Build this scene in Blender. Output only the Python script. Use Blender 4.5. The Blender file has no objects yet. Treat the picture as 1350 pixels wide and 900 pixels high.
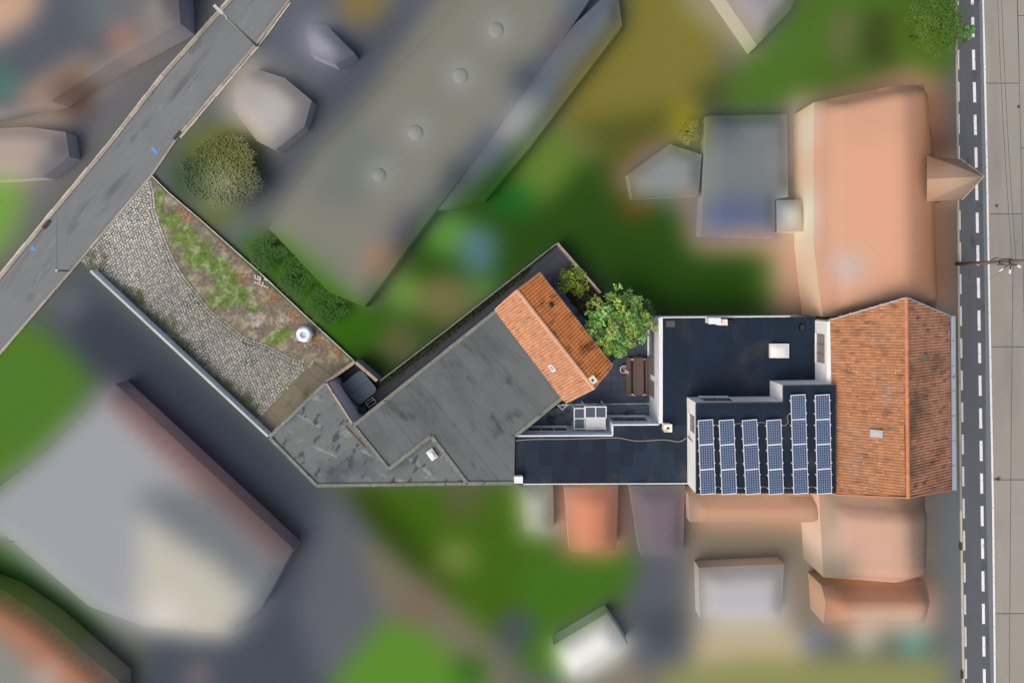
import bpy, bmesh, math, random
import numpy as np
from mathutils import Vector, noise, Matrix
random.seed(7)
R = math.radians
sc = bpy.context.scene
# ------------------------------------------------ camera, light, exposure
# The camera hangs 50 m above the courtyard and looks straight down; the
# plan measurements below are in photo units (u) of 75 m / 1350 at the ground.
H = 50.0; U = 75.0 / 1350; CX, CY = 675.0, 375.0
cam_d = bpy.data.cameras.new('camera'); cam = bpy.data.objects.new('camera', cam_d)
sc.collection.objects.link(cam); sc.camera = cam
cam.location = (0, 0, H); cam.rotation_euler = (0, 0, 0)
cam_d.sensor_width = 36; cam_d.lens = 24; cam_d.shift_y = -(450 - CY) / 1350
cam_d.clip_start = 0.1; cam_d.clip_end = 3000
SUN_EL, SUN_AZ = R(54), R(232)          # azimuth clockwise from north (+Y)
w = bpy.data.worlds.new('World'); sc.world = w; w.use_nodes = True
nt = w.node_tree; bg = nt.nodes['Background']
sky = nt.nodes.new('ShaderNodeTexSky'); sky.sky_type = 'NISHITA'; sky.sun_disc = False
sky.sun_elevation = SUN_EL; sky.sun_rotation = SUN_AZ; sky.dust_density = 5.0; sky.air_density = 0.8
sky.ozone_density = 0.6
nt.links.new(sky.outputs[0], bg.inputs[0]); bg.inputs[1].default_value = 0.15
sl = bpy.data.lights.new('sun', 'SUN'); sl.energy = 1.45; sl.angle = R(60); sl.color = (1.0, 0.93, 0.83)
so = bpy.data.objects.new('sun', sl); sc.collection.objects.link(so)
d = Vector((math.sin(SUN_AZ) * math.cos(SUN_EL), math.cos(SUN_AZ) * math.cos(SUN_EL), math.sin(SUN_EL)))
so.rotation_euler = d.to_track_quat('Z', 'Y').to_euler(); so.location = d * 80
sc.view_settings.view_transform = 'Standard'; sc.view_settings.look = 'None'
sc.view_settings.exposure = 0.0; sc.view_settings.gamma = 1.0
sc.render.resolution_x = 1024; sc.render.resolution_y = 682

# ------------------------------------------------ helpers
COL = sc.collection
ORG = {}
def lin(c):
    return tuple(((v / 255) / 12.92 if v <= 10.3 else ((v / 255 + 0.055) / 1.055) ** 2.4) for v in c[:3])
def P(px, py, z=0.0):
    k = U * (H - z) / H
    return Vector(((px - CX) * k, (CY - py) * k, z))
def unP(v):
    k = U * (H - v[2]) / H
    return CX + v[0] / k, CY - v[1] / k
def tag(o, label=None, cat=None, group=None, kind=None):
    if label: o['label'] = label
    if cat: o['category'] = cat
    if group: o['group'] = group
    if kind: o['kind'] = kind
    return o
def thing(name, label, cat, loc=(0, 0, 0), rz=0, group=None):
    o = bpy.data.objects.new(name, None); COL.objects.link(o)
    o.location = loc; o.rotation_euler = (0, 0, rz); o.empty_display_size = 0.3
    ORG[o.name] = Vector(loc)
    return tag(o, label, cat, group)
def mesh(name, vs, fs, m, parent=None, cols=None, smooth=False, kind=None):
    """vs in world coordinates (a parent's origin is taken off)"""
    org = ORG[parent.name] if parent else Vector((0, 0, 0))
    me = bpy.data.meshes.new(name)
    me.from_pydata([tuple(Vector(v) - org) for v in vs], [], fs)
    me.materials.append(m)
    if cols is not None:
        a = me.color_attributes.new('Col', 'FLOAT_COLOR', 'POINT')
        arr = np.ones((len(vs), 4), dtype=np.float32); arr[:, :3] = np.array(cols, dtype=np.float32)
        a.data.foreach_set('color', arr.ravel())
    if smooth: me.polygons.foreach_set('use_smooth', [True] * len(me.polygons))
    me.update()
    o = bpy.data.objects.new(name, me); COL.objects.link(o)
    if parent: o.parent = parent
    ORG[o.name] = org.copy()
    if kind: o['kind'] = kind
    return o
UB = {}
def unit_box(m):
    if m.name not in UB:
        me = bpy.data.meshes.new('box_' + m.name)
        v = [(x, y, z) for x in (-.5, .5) for y in (-.5, .5) for z in (-.5, .5)]
        me.from_pydata(v, [], [(0, 1, 3, 2), (4, 6, 7, 5), (0, 4, 5, 1), (2, 3, 7, 6), (0, 2, 6, 4), (1, 5, 7, 3)])
        me.materials.append(m); UB[m.name] = me
    return UB[m.name]
def box(name, c, size, m, parent=None, rz=0, rx=0, ry=0):
    o = bpy.data.objects.new(name, unit_box(m)); COL.objects.link(o)
    org = ORG[parent.name] if parent else Vector((0, 0, 0))
    o.location = Vector(c) - org; o.scale = size; o.rotation_euler = (rx, ry, rz)
    if parent: o.parent = parent
    ORG[o.name] = Vector(c)      # children of a scaled box are never built
    return o
def bar(name, a, b, wd, ht, m, parent=None):
    """box from a to b (centre line), width wd, height ht"""
    a = Vector(a); b = Vector(b); d = b - a
    rz = math.atan2(d.y, d.x); ry = -math.asin(d.z / d.length)
    return box(name, (a + b) / 2, (d.length, wd, ht), m, parent, rz=rz, ry=ry)
def stones(parent, name, a, b, wd, ht, step, m, gap=0.012, jit=0.004, jw=0.0):
    """row of separate stones from a to b; a,b at the top face's centre line"""
    a = Vector(a); b = Vector(b); L = (b - a).length; n = max(1, round(L / step)); u = (b - a) / L
    rz = math.atan2(u.y, u.x)
    for i in range(n):
        l = L / n - gap; c = a + u * (L * (i + .5) / n)
        c = c + Vector((0, 0, -ht / 2 + random.uniform(-jit, jit)))
        box(name, c, (l, wd + random.uniform(-jw, jw), ht), m, parent, rz=rz + random.uniform(-.003, .003))
def tube(pts, rad, n=8):
    pts = [Vector(p) for p in pts]; vs = []; fs = []
    rs = rad if isinstance(rad, (list, tuple)) else [rad] * len(pts)
    for i, p in enumerate(pts):
        t = (pts[min(i + 1, len(pts) - 1)] - pts[max(i - 1, 0)]).normalized()
        s = t.cross(Vector((0, 0, 1)))
        if s.length < 1e-3: s = Vector((1, 0, 0))
        s.normalize(); q = t.cross(s)
        for k in range(n):
            a = 2 * math.pi * k / n; vs.append(p + (s * math.cos(a) + q * math.sin(a)) * rs[i])
    for i in range(len(pts) - 1):
        for k in range(n):
            fs.append((i * n + k, i * n + (k + 1) % n, (i + 1) * n + (k + 1) % n, (i + 1) * n + k))
    fs.append(tuple(range(n))[::-1]); fs.append(tuple((len(pts) - 1) * n + k for k in range(n)))
    return vs, fs
def lathe(c, prof, n=20, j=0.0):
    vs = []; fs = []; c = Vector(c)
    for (r, z) in prof:
        for k in range(n):
            a = 2 * math.pi * k / n; rr = r * (1 + random.uniform(-j, j))
            vs.append(c + Vector((rr * math.cos(a), rr * math.sin(a), z + random.uniform(-j, j) * .3)))
    for i in range(len(prof) - 1):
        for k in range(n):
            fs.append((i * n + k, i * n + (k + 1) % n, (i + 1) * n + (k + 1) % n, (i + 1) * n + k))
    return vs, fs
def join(*parts):
    V = []; F = []
    for vs, fs in parts:
        o = len(V); V += list(vs); F += [tuple(i + o for i in f) for f in fs]
    return V, F
def bx(c, s, rz=0):
    c = Vector(c); m = Matrix.Rotation(rz, 3, 'Z')
    v = [c + m @ Vector((x * s[0], y * s[1], z * s[2])) for x in (-.5, .5) for y in (-.5, .5) for z in (-.5, .5)]
    return v, [(0, 1, 3, 2), (4, 6, 7, 5), (0, 4, 5, 1), (2, 3, 7, 6), (0, 2, 6, 4), (1, 5, 7, 3)]
def area2(p): return sum(p[i][0] * p[(i + 1) % len(p)][1] - p[(i + 1) % len(p)][0] * p[i][1] for i in range(len(p)))
def ccw(p): return list(p) if area2(p) > 0 else list(p)[::-1]
def prism(poly, z0, z1):
    """poly: list of xy (world); top may follow z1 = number or function"""
    poly = ccw([(p[0], p[1]) for p in poly]); n = len(poly)
    zf = z1 if callable(z1) else (lambda x, y: z1)
    vs = [(x, y, z0) for x, y in poly] + [(x, y, zf(x, y)) for x, y in poly]
    fs = [tuple(range(n))[::-1], tuple(range(n, 2 * n))] + [(i, (i + 1) % n, n + (i + 1) % n, n + i) for i in range(n)]
    return vs, fs
def clip(poly, ox, oy, nx, ny):
    out = []; n = len(poly)
    for i in range(n):
        a = poly[i]; b = poly[(i + 1) % n]
        da = (a[0] - ox) * nx + (a[1] - oy) * ny; db = (b[0] - ox) * nx + (b[1] - oy) * ny
        if da >= 0: out.append(a)
        if (da >= 0) != (db >= 0):
            t = da / (da - db); out.append((a[0] + (b[0] - a[0]) * t, a[1] + (b[1] - a[1]) * t))
    return out
def cells(poly, ang, su, sv, gap=0.0, off=(0, 0), bond=0.0):
    """cut poly (world xy) in strips/cells of su x sv metres turned by ang"""
    c, s = math.cos(ang), math.sin(ang); poly = ccw([(p[0], p[1]) for p in poly])
    q = [(x * c + y * s, -x * s + y * c) for x, y in poly]
    us = [a[0] for a in q]; vs = [a[1] for a in q]; out = []
    j0 = math.floor((min(vs) - off[1]) / sv); j1 = math.ceil((max(vs) - off[1]) / sv)
    for j in range(j0, j1):
        v0 = off[1] + j * sv + gap / 2; v1 = off[1] + (j + 1) * sv - gap / 2
        row = clip(clip(q, 0, v0, 0, 1), 0, v1, 0, -1)
        if len(row) < 3: continue
        ou = off[0] + (bond * su if j % 2 else 0)
        i0 = math.floor((min(us) - ou) / su); i1 = math.ceil((max(us) - ou) / su)
        for i in range(i0, i1):
            u0 = ou + i * su + gap / 2; u1 = ou + (i + 1) * su - gap / 2
            r = clip(clip(row, u0, 0, 1, 0), u1, 0, -1, 0)
            if len(r) >= 3 and abs(area2(r)) > 0.02 * min(1, su * sv):
                out.append([(x * c - y * s, x * s + y * c) for x, y in r])
    return out
def sheets(parent, name, poly, ang, su, sv, z, th, m, gap=0.0, jit=0.003, off=(0, 0), bond=0.0):
    for k, c in enumerate(cells(poly, ang, su, sv, gap, off, bond)):
        dz = (k % 3) * jit
        vs, fs = prism(c, z - th, z + dz)
        mesh(name, vs, fs, m, parent)
def inside(x, y, poly):
    c = False; n = len(poly)
    for i in range(n):
        x0, y0 = poly[i][0], poly[i][1]; x1, y1 = poly[(i + 1) % n][0], poly[(i + 1) % n][1]
        if (y0 > y) != (y1 > y) and x < (x1 - x0) * (y - y0) / (y1 - y0) + x0: c = not c
    return c
def PP(pts, z=0.0): return [P(x, y, z) for x, y in pts]

# ------------------------------------------------ materials
def mat(name, rgb=None, rough=.85, spec=.25, noises=(), obj=0, isl=0, stains=(), attr=False, bump=None, metal=0, trans=0, alpha=None):
    m = bpy.data.materials.new(name); m.use_nodes = True; t = m.node_tree; N = t.nodes; L = t.links
    b = N['Principled BSDF']; b.inputs['Roughness'].default_value = rough
    b.inputs['Specular IOR Level'].default_value = spec; b.inputs['Metallic'].default_value = metal
    geo = N.new('ShaderNodeNewGeometry')
    def nz(scale, detail=4, rot=0, st=(1, 1, 1), rgh=.55):
        mp = N.new('ShaderNodeMapping'); mp.vector_type = 'TEXTURE'
        mp.inputs['Rotation'].default_value = (0, 0, rot); mp.inputs['Scale'].default_value = st
        L.new(geo.outputs['Position'], mp.inputs[0])
        n = N.new('ShaderNodeTexNoise'); n.inputs['Scale'].default_value = scale
        n.inputs['Detail'].default_value = detail; n.inputs['Roughness'].default_value = rgh
        L.new(mp.outputs[0], n.inputs['Vector']); return n.outputs['Fac']
    def mth(op, a, bb):
        n = N.new('ShaderNodeMath'); n.operation = op
        for i, v in enumerate((a, bb)):
            if isinstance(v, (int, float)): n.inputs[i].default_value = v
            else: L.new(v, n.inputs[i])
        return n.outputs[0]
    if attr:
        c = N.new('ShaderNodeVertexColor'); c.layer_name = 'Col'; col = c.outputs[0]
    else:
        c = N.new('ShaderNodeRGB'); c.outputs[0].default_value = (*lin(rgb), 1); col = c.outputs[0]
    for st_ in stains:      # (rgb, scale, lo, hi, rot, stretch)
        rgb2, s, lo, hi, rot, stv = st_
        f = nz(s, 5, rot, stv); mr = N.new('ShaderNodeMapRange'); mr.inputs[1].default_value = lo; mr.inputs[2].default_value = hi
        L.new(f, mr.inputs[0]); mx = N.new('ShaderNodeMix'); mx.data_type = 'RGBA'
        L.new(mr.outputs[0], mx.inputs[0]); L.new(col, mx.inputs[6]); mx.inputs[7].default_value = (*lin(rgb2), 1)
        col = mx.outputs[2]
    val = 1.0
    for nn in noises:       # (scale, amount, [rot, stretch])
        f = nz(nn[0], 5, *(nn[2:] if len(nn) > 2 else ()))
        val = mth('ADD', mth('MULTIPLY', mth('SUBTRACT', f, .5), nn[1] * 2), val)
    if obj:
        oi = N.new('ShaderNodeObjectInfo'); val = mth('ADD', mth('MULTIPLY', mth('SUBTRACT', oi.outputs['Random'], .5), obj * 2), val)
    if isl:
        val = mth('ADD', mth('MULTIPLY', mth('SUBTRACT', geo.outputs['Random Per Island'], .5), isl * 2), val)
    if not isinstance(val, float):
        vm = N.new('ShaderNodeVectorMath'); vm.operation = 'SCALE'; L.new(col, vm.inputs[0]); L.new(val, vm.inputs[3]); col = vm.outputs[0]
    L.new(col, b.inputs['Base Color'])
    if bump:
        bp = N.new('ShaderNodeBump'); bp.inputs['Strength'].default_value = bump[1]; bp.inputs['Distance'].default_value = bump[2]
        L.new(nz(bump[0], 4), bp.inputs['Height']); L.new(bp.outputs[0], b.inputs['Normal'])
    if trans: b.inputs['Transmission Weight'].default_value = trans
    return m
DIAG = R(38.8)
M = dict(
 soft=mat('soft_ground', attr=True, rough=.95, spec=.05),
 softroof=mat('soft_roof', attr=True, rough=.95, spec=.05),
 attr=mat('coloured', attr=True, rough=.9, spec=.15, noises=((9, .12),)),
 leaf=mat('leaf', attr=True, rough=.6, spec=.3),
 street=mat('old_asphalt', (116, 120, 121), noises=((.35, .12), (14, .16), (2.2, .12, R(51), (6, .7, 1))), stains=(((96, 99, 104), .9, .57, .72, R(51), (5, .8, 1)), ((128, 130, 126), 2.4, .6, .75, R(51), (4, 1, 1)))),
 kerb=mat('kerb_concrete', (156, 149, 138), obj=.14, noises=((6, .15), (30, .12))),
 kerbw=mat('kerb_concrete_pale', (186, 179, 166), obj=.12, noises=((6, .15), (30, .12))),
 grate=mat('rusty_grate', (84, 66, 60), noises=((30, .2),)),
 blue=mat('blue_paint', (92, 150, 214), noises=((12, .15),)),
 asphalt=mat('dark_asphalt', (88, 92, 97), noises=((.3, .1), (18, .18), (1.6, .12, R(90), (5, .5, 1))), stains=(((74, 76, 83), 1.2, .6, .7, 0, (1, 3, 1)),)),
 asphalt2=mat('grey_asphalt', (112, 117, 120), noises=((.3, .08), (18, .12))),
 slab=mat('road_concrete', (150, 145, 136), obj=.03, noises=((.5, .07), (7, .06), (25, .1)), stains=(((136, 130, 124), .5, .5, .75, 0, (1, 5, 1)),)),
 joint=mat('tar_joint', (72, 72, 76), noises=((8, .2),)),
 paint=mat('white_road_paint', (228, 228, 230), noises=((14, .1), (3, .06)), stains=(((182, 182, 184), 5, .58, .66, 0, (1, 1, 1)),)),
 paintold=mat('worn_road_paint', (198, 196, 194), noises=((14, .18), (3, .1))),
 pave=mat('pavement_concrete', (112, 112, 112), obj=.06, noises=((8, .15),)),
 felt=mat('weathered_felt', (97, 103, 102), obj=.025, rough=.8, noises=((.25, .13), (1.2, .1), (2.2, .12, R(-51), (6, .5, 1)), (22, .1)), stains=(((76, 76, 82), .35, .5, .72, R(-51), (2.2, 1, 1)), ((70, 72, 75), 1.0, .58, .72, R(-51), (2.2, 1, 1)),)),
 feltl=mat('pale_weathered_felt', (104, 112, 110), obj=.02, rough=.8, noises=((.5, .09), (3, .1), (18, .08)), stains=(((80, 84, 92), .28, .5, .66, 0, (1, 1, 1)), ((134, 140, 137), 1.8, .57, .68, R(-25), (3, .8, 1)), ((70, 75, 80), 1.35, .575, .63, R(62), (1.5, .75, 1)))),
 feltd=mat('dark_felt', (31, 43, 57), rough=.8, spec=.12, obj=.05, noises=((.35, .22), (9, .14), (1.5, .16, 0, (.5, 5, 1)), (2, .12, 0, (4, .5, 1))), stains=(((62, 62, 64), .4, .54, .8, 0, (1, 1, 1)),)),
 felts=mat('dark_felt_sheets', (37, 47, 60), rough=.8, spec=.12, obj=.2, noises=((.35, .22), (9, .12), (1.5, .12, 0, (.5, 4, 1))), stains=(((66, 66, 68), .55, .55, .76, 0, (1, 1, 1)),)),
 coping=mat('lichen_coping', (120, 124, 116), obj=.09, noises=((5, .2), (30, .14)), stains=(((196, 196, 186), 7, .66, .70, 0, (1, 1, 1)), ((82, 84, 72), 3, .58, .68, 0, (1, 1, 1)))),
 copingt=mat('tan_coping', (172, 152, 136), obj=.07, noises=((8, .2), (30, .14)), stains=(((120, 100, 86), 4, .55, .68, 0, (1, 1, 1)),)),
 copingw=mat('white_coping', (226, 228, 228), obj=.03, noises=((8, .05),)),
 white=mat('white_render', (245, 244, 241), noises=((3, .05), (1.2, .04))),
 whited=mat('weathered_white_render', (224, 230, 236), noises=((1.5, .08), (6, .08)), stains=(((172, 178, 184), 1.4, .6, .75, 0, (1, 1, 1)),)),
 grey=mat('grey_render', (150, 144, 146), noises=((3, .1), (14, .1))),
 brick=mat('brown_brick', (150, 110, 90), isl=.1, noises=((6, .15),)),
 tileo=mat('orange_clay_tile', (170, 121, 88), isl=.15, noises=((.5, .12), (7, .16), (26, .2)), stains=(((132, 96, 74), 1.8, .55, .68, 0, (3, .7, 1)), ((228, 204, 176), 7, .66, .70, 0, (1, 1, 1)), ((160, 132, 112), .7, .56, .75, 0, (1, 1, 1)))),
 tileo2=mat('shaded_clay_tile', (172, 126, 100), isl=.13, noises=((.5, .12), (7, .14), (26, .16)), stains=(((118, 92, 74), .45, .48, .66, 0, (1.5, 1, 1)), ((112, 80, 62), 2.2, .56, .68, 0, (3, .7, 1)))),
 tiles=mat('salmon_clay_tile', (192, 143, 110), isl=.1, noises=((.8, .08), (8, .1)), stains=(((158, 104, 78), 3, .56, .68, DIAG, (2.5, .6, 1)),)),
 tilen=mat('aged_orange_tile', (236, 158, 94), isl=.1, noises=((.8, .16), (4, .1)), stains=(((150, 92, 52), 1.1, .55, .72, DIAG, (3, .6, 1)), ((120, 98, 70), .8, .62, .76, 0, (1, 1, 1)))),
 under=mat('roof_underlay', (112, 66, 42)),
 ridge=mat('ridge_tile', (192, 130, 96), obj=.12, noises=((9, .15),)),
 ridges=mat('salmon_ridge_tile', (204, 156, 126), obj=.07, noises=((9, .1),)),
 zinc=mat('zinc', (152, 160, 170), rough=.5, spec=.5, noises=((4, .12), (20, .1))),
 zincl=mat('pale_zinc', (148, 160, 174), rough=.5, spec=.5, noises=((2, .08), (9, .12)), stains=(((96, 100, 100), 2.4, .66, .7, 0, (1, 2, 1)),)),
 darkm=mat('dark_metal', (44, 48, 56), rough=.5, spec=.4),
 black=mat('flue_black', (12, 12, 13)),
 frameb=mat('brown_window_frame', (146, 110, 92), noises=((12, .1),)),
 frameg=mat('grey_window_frame', (140, 142, 146)),
 glass=mat('window_glass', (62, 66, 74), rough=.12, spec=.6),
 glassl=mat('pale_glass', (150, 148, 146), rough=.2, spec=.5),
 dome=mat('opal_dome', (226, 224, 218), rough=.4, spec=.4, noises=((5, .05),)),
 cell=mat('solar_cell', (62, 82, 114), rough=.25, spec=.5, isl=.08),
 back=mat('solar_backsheet', (146, 156, 170), rough=.4),
 alu=mat('aluminium', (226, 230, 234), rough=.4, spec=.5),
 cable=mat('pale_cable', (158, 146, 134)),
 wire=mat('overhead_wire', (92, 92, 98)),
 wood=mat('wood_brown', (98, 82, 76), obj=.1, noises=((2.5, .16, 0, (.1, 1.5, 1)), (16, .1))),
 deck=mat('deck_board', (78, 80, 90), obj=.16, noises=((.7, .14), (3, .2, DIAG, (4, .2, 1)))),
 slate=mat('slate_paving', (64, 74, 88), rough=.6, obj=.1, noises=((.8, .18), (8, .12)), stains=(((84, 90, 98), 1.0, .62, .72, 0, (1, 1, 1)),)),
 patio=mat('wet_patio_slab', (98, 114, 128), rough=.55, obj=.06, noises=((.9, .2), (7, .15)), stains=(((50, 56, 64), .9, .56, .66, 0, (1.6, 1, 1)), ((128, 136, 142), 2.2, .66, .72, 0, (1, 1, 1)), ((96, 66, 60), 1.1, .68, .73, 0, (1, 1, 1)))),
 conc=mat('mossy_concrete', (112, 106, 90), obj=.08, noises=((1, .12), (9, .14)), stains=(((86, 88, 62), 1.1, .55, .7, 0, (1, 1, 1)), ((54, 62, 40), 2.1, .68, .74, 0, (1, 1, 1)))),
 soil=mat('dark_soil', (46, 38, 32), noises=((4, .3), (20, .3)), stains=(((48, 62, 30), 1.6, .52, .6, 0, (1, 1, 1)), ((90, 62, 46), 3.5, .62, .7, 0, (1, 1, 1)))),
 edging=mat('pale_edging', (176, 180, 182), obj=.12, noises=((7, .3),)),
 tub=mat('tub_cover', (80, 96, 108), rough=.55, noises=((3, .1), (15, .06))),
 tubs=mat('tub_shell', (34, 34, 36)),
 plast=mat('white_bag', (232, 236, 238), rough=.6, noises=((6, .08),)),
 bagin=mat('bag_lining', (196, 210, 220), noises=((9, .2),)),
 bluep=mat('blue_plastic', (60, 130, 180)),
 bark=mat('bark', (82, 70, 56), noises=((9, .2),)),
 pole=mat('weathered_pole', (132, 118, 100), noises=((5, .18, 0, (1, 1, 8)),)),
 lamp=mat('lamp_grey', (186, 186, 180)),
 pink=mat('pink_cloth', (206, 176, 190), noises=((30, .3),)),
 patchm=mat('patch_asphalt', (106, 109, 112), noises=((6, .15), (20, .12))),
 rubble=mat('pale_stone', (190, 186, 176), obj=.15, isl=.15),
)

# ------------------------------------------------ colour plan of the surroundings
# what lies where round the property, as soft-edged colour patches, with some shade painted in
G = 5; X0, Y0, X1, Y1 = -400, -400, 1800, 1300
gx = np.arange(X0, X1, G); gy = np.arange(Y0, Y1, G)
GX, GY = np.meshgrid(gx, gy); F = np.zeros(GX.shape + (3,)); F[:] = (92, 98, 88)
def pp(rgb, *pts):
    c = np.zeros(GX.shape, bool); n = len(pts)
    for i in range(n):
        x0, y0 = pts[i]; x1, y1 = pts[(i + 1) % n]
        if y0 == y1: continue
        c ^= ((y0 > GY) != (y1 > GY)) & (GX < (x1 - x0) * (GY - y0) / (y1 - y0) + x0)
    F[c] = rgb
def pc(rgb, x, y, r, ry=None):
    F[((GX - x) / r) ** 2 + ((GY - y) / (ry or r)) ** 2 < 1] = rgb
# north-west, beyond the narrow street
pp((112, 110, 116), (-400, -400), (400, -400), (300, 0), (0, 340), (-400, 700))
pp((82, 88, 100), (-400, -400), (230, -400), (235, 30), (110, 100), (20, 160), (-400, 200))
pp((196, 156, 132), (-400, -40), (60, -40), (45, 25), (-10, 60), (-400, 80))
pp((96, 106, 116), (70, -400), (200, -400), (195, 30), (110, 45))
pp((112, 105, 105), (150, -100), (200, -100), (185, 15), (150, 15))
pp((150, 140, 134), (215, -40), (240, 20), (150, 130), (85, 165), (60, 150), (120, 90), (185, 50))
pp((172, 118, 104), (140, 38), (178, 30), (178, 62), (145, 70))
pp((165, 132, 116), (20, 125), (110, 70), (128, 85), (80, 130), (40, 150))
pp((88, 66, 56), (70, 118), (108, 98), (125, 125), (112, 160), (80, 150))
pc((62, 128, 112), 2, 110, 16, 22)
pp((170, 154, 145), (-400, 150), (30, 150), (88, 160), (95, 205), (55, 240), (-400, 250))
pp((78, 78, 96), (235, -60), (325, -60), (180, 110), (110, 180), (75, 230), (95, 170), (170, 100), (230, 50))
pp((110, 108, 116), (75, 180), (130, 170), (60, 260), (20, 330), (-60, 400), (35, 250))
pp((112, 158, 62), (-400, 240), (24, 240), (34, 275), (8, 330), (-400, 500))
# north, between the street and the long hall
pp((92, 98, 112), (390, -100), (640, -100), (400, 240), (300, 320), (200, 240), (330, 70))
pp((156, 154, 172), (400, 28), (430, 30), (468, 70), (440, 82), (405, 68))
pp((78, 83, 98), (470, 40), (570, -20), (640, -20), (520, 110), (330, 320), (250, 330), (300, 280), (420, 120))
pp((132, 112, 66), (430, -100), (520, -100), (512, 8), (480, 42), (450, 20))
pp((166, 157, 150), (325, 72), (375, 95), (412, 130), (400, 165), (360, 200), (330, 185), (290, 140), (300, 100))
pc((180, 174, 176), 355, 150, 26)
pc((106, 112, 42), 290, 218, 54); pc((48, 78, 36), 250, 232, 22, 30); pc((144, 152, 112), 292, 242, 26)
pc((98, 112, 50), 285, 290, 40, 14)
pp((126, 126, 116), (640, -100), (830, -100), (740, 60), (640, 190), (560, 300), (470, 415), (420, 390), (340, 300), (420, 190), (480, 130))
pp((112, 118, 110), (470, 150), (520, 210), (470, 280), (400, 260))
for x, y in ((654, 40), (607, 100), (548, 175), (500, 231)): pc((168, 180, 182), x, y, 13)
pp((92, 103, 120), (770, -60), (820, -60), (815, 30), (760, 100), (690, 190), (640, 270), (545, 290), (520, 320), (640, 170), (720, 60))
pc((122, 100, 106), 740, 48, 18, 14); pc((60, 68, 82), 688, 100, 16); pc((62, 72, 82), 600, 232, 12, 24)
pp((150, 156, 158), (655, 150), (690, 122), (712, 140), (690, 185), (660, 180)); pc((176, 160, 168), 663, 168, 12)
# gardens
pp((40, 78, 18), (560, 300), (760, 130), (840, 240), (900, 290), (1005, 330), (1005, 420), (860, 425), (735, 330), (505, 500), (440, 500), (420, 430), (500, 400))
pp((124, 116, 46), (835, -100), (905, -100), (945, 60), (960, 110), (905, 160), (800, 205), (735, 150), (750, 100), (820, 20))
pp((84, 90, 32), (740, 165), (905, 140), (890, 200), (850, 240), (760, 190))
pp((120, 118, 70), (722, 140), (800, 205), (780, 215), (712, 155))
pp((96, 128, 44), (650, 280), (690, 190), (720, 165), (770, 210), (740, 250), (700, 280))
pc((24, 104, 34), 675, 262, 30, 22); pc((92, 152, 54), 590, 308, 34, 28); pc((78, 120, 134), 630, 330, 26, 34)
pc((84, 136, 60), 640, 385, 20); pc((116, 110, 66), 585, 395, 42, 32); pc((178, 118, 92), 502, 342, 20, 16)
pc((104, 150, 60), 530, 385, 22, 30); pp((78, 80, 96), (530, 280), (580, 270), (540, 330), (510, 325))
pc((100, 96, 62), 520, 450, 32, 26); pc((70, 120, 100), 478, 440, 14)
pp((50, 102, 14), (318, 310), (370, 310), (430, 360), (490, 410), (520, 440), (450, 470), (390, 400), (325, 345))
pc((112, 124, 132), 318, 300, 15); pc((118, 66, 20), 838, 275, 22, 12)
pp((138, 92, 66), (800, 230), (870, 175), (885, 185), (830, 235), (815, 262))
pp((142, 136, 108), (880, -60), (910, -60), (1010, 62), (995, 82), (975, 70), (905, 15))
pp((146, 140, 152), (915, -60), (1080, -60), (1050, 10), (1005, 60))
pp((74, 112, 34), (1060, -20), (1260, -60), (1282, 40), (1240, 110), (1200, 90), (1060, 130), (945, 160), (930, 140), (1000, 70))
pp((110, 104, 72), (1100, 20), (1130, 20), (1120, 80), (1095, 85)); pc((58, 74, 28), 1160, 50, 24, 40)
pp((74, 116, 40), (1020, 30), (1060, 10), (1055, 70), (1010, 100)); pc((92, 128, 34), 1215, 45, 36, 45)
pp((70, 76, 40), (915, 120), (960, 90), (950, 145), (920, 150))
pc((172, 160, 24), 907, 170, 18, 32)
pp((130, 140, 144), (826, 228), (885, 185), (930, 200), (925, 258), (835, 262))
# house to the north and its rear blocks
pp((112, 120, 124), (934, 150), (1042, 148), (1044, 312), (928, 310))
pp((84, 98, 134), (925, 262), (1020, 262), (1020, 312), (925, 312)); pp((82, 92, 112), (935, 150), (975, 150), (975, 190), (935, 190))
pp((190, 150, 128), (915, 312), (1060, 305), (1060, 335), (915, 330)); pp((160, 130, 110), (905, 230), (925, 262), (925, 330), (905, 320))
pp((70, 110, 30), (1000, 340), (1018, 340), (1018, 415), (1000, 415)); pp((188, 150, 128), (1018, 325), (1080, 325), (1080, 420), (1018, 420))
pp((204, 150, 124), (1048, 140), (1195, 90), (1240, 105), (1252, 200), (1252, 412), (1195, 392), (1096, 420), (1060, 420), (1060, 320))
pp((200, 166, 154), (1045, 130), (1085, 125), (1085, 190), (1045, 200)); pp((200, 170, 155), (1060, 240), (1085, 240), (1080, 330), (1060, 330))
pp((214, 156, 126), (1100, 190), (1205, 180), (1205, 390), (1110, 400))
pp((160, 108, 74), (1212, 120), (1245, 110), (1256, 380), (1215, 395)); pc((118, 72, 56), 1240, 197, 18, 22)  # road-side slope painted darker, and the gable's shadow painted in as brown
pc((226, 226, 216), 1046, 282, 15, 22); pc((168, 168, 184), 1038, 215, 10, 16); pc((178, 178, 196), 1118, 352, 22, 16)
pp((196, 160, 136), (1215, 228), (1255, 205), (1300, 232), (1268, 262), (1220, 262))
pp((92, 96, 106), (1256, 100), (1300, 60), (1300, 205), (1262, 205), (1245, 160)); pp((92, 92, 96), (1252, 262), (1262, 260), (1300, 300), (1300, 420), (1250, 420))
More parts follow.
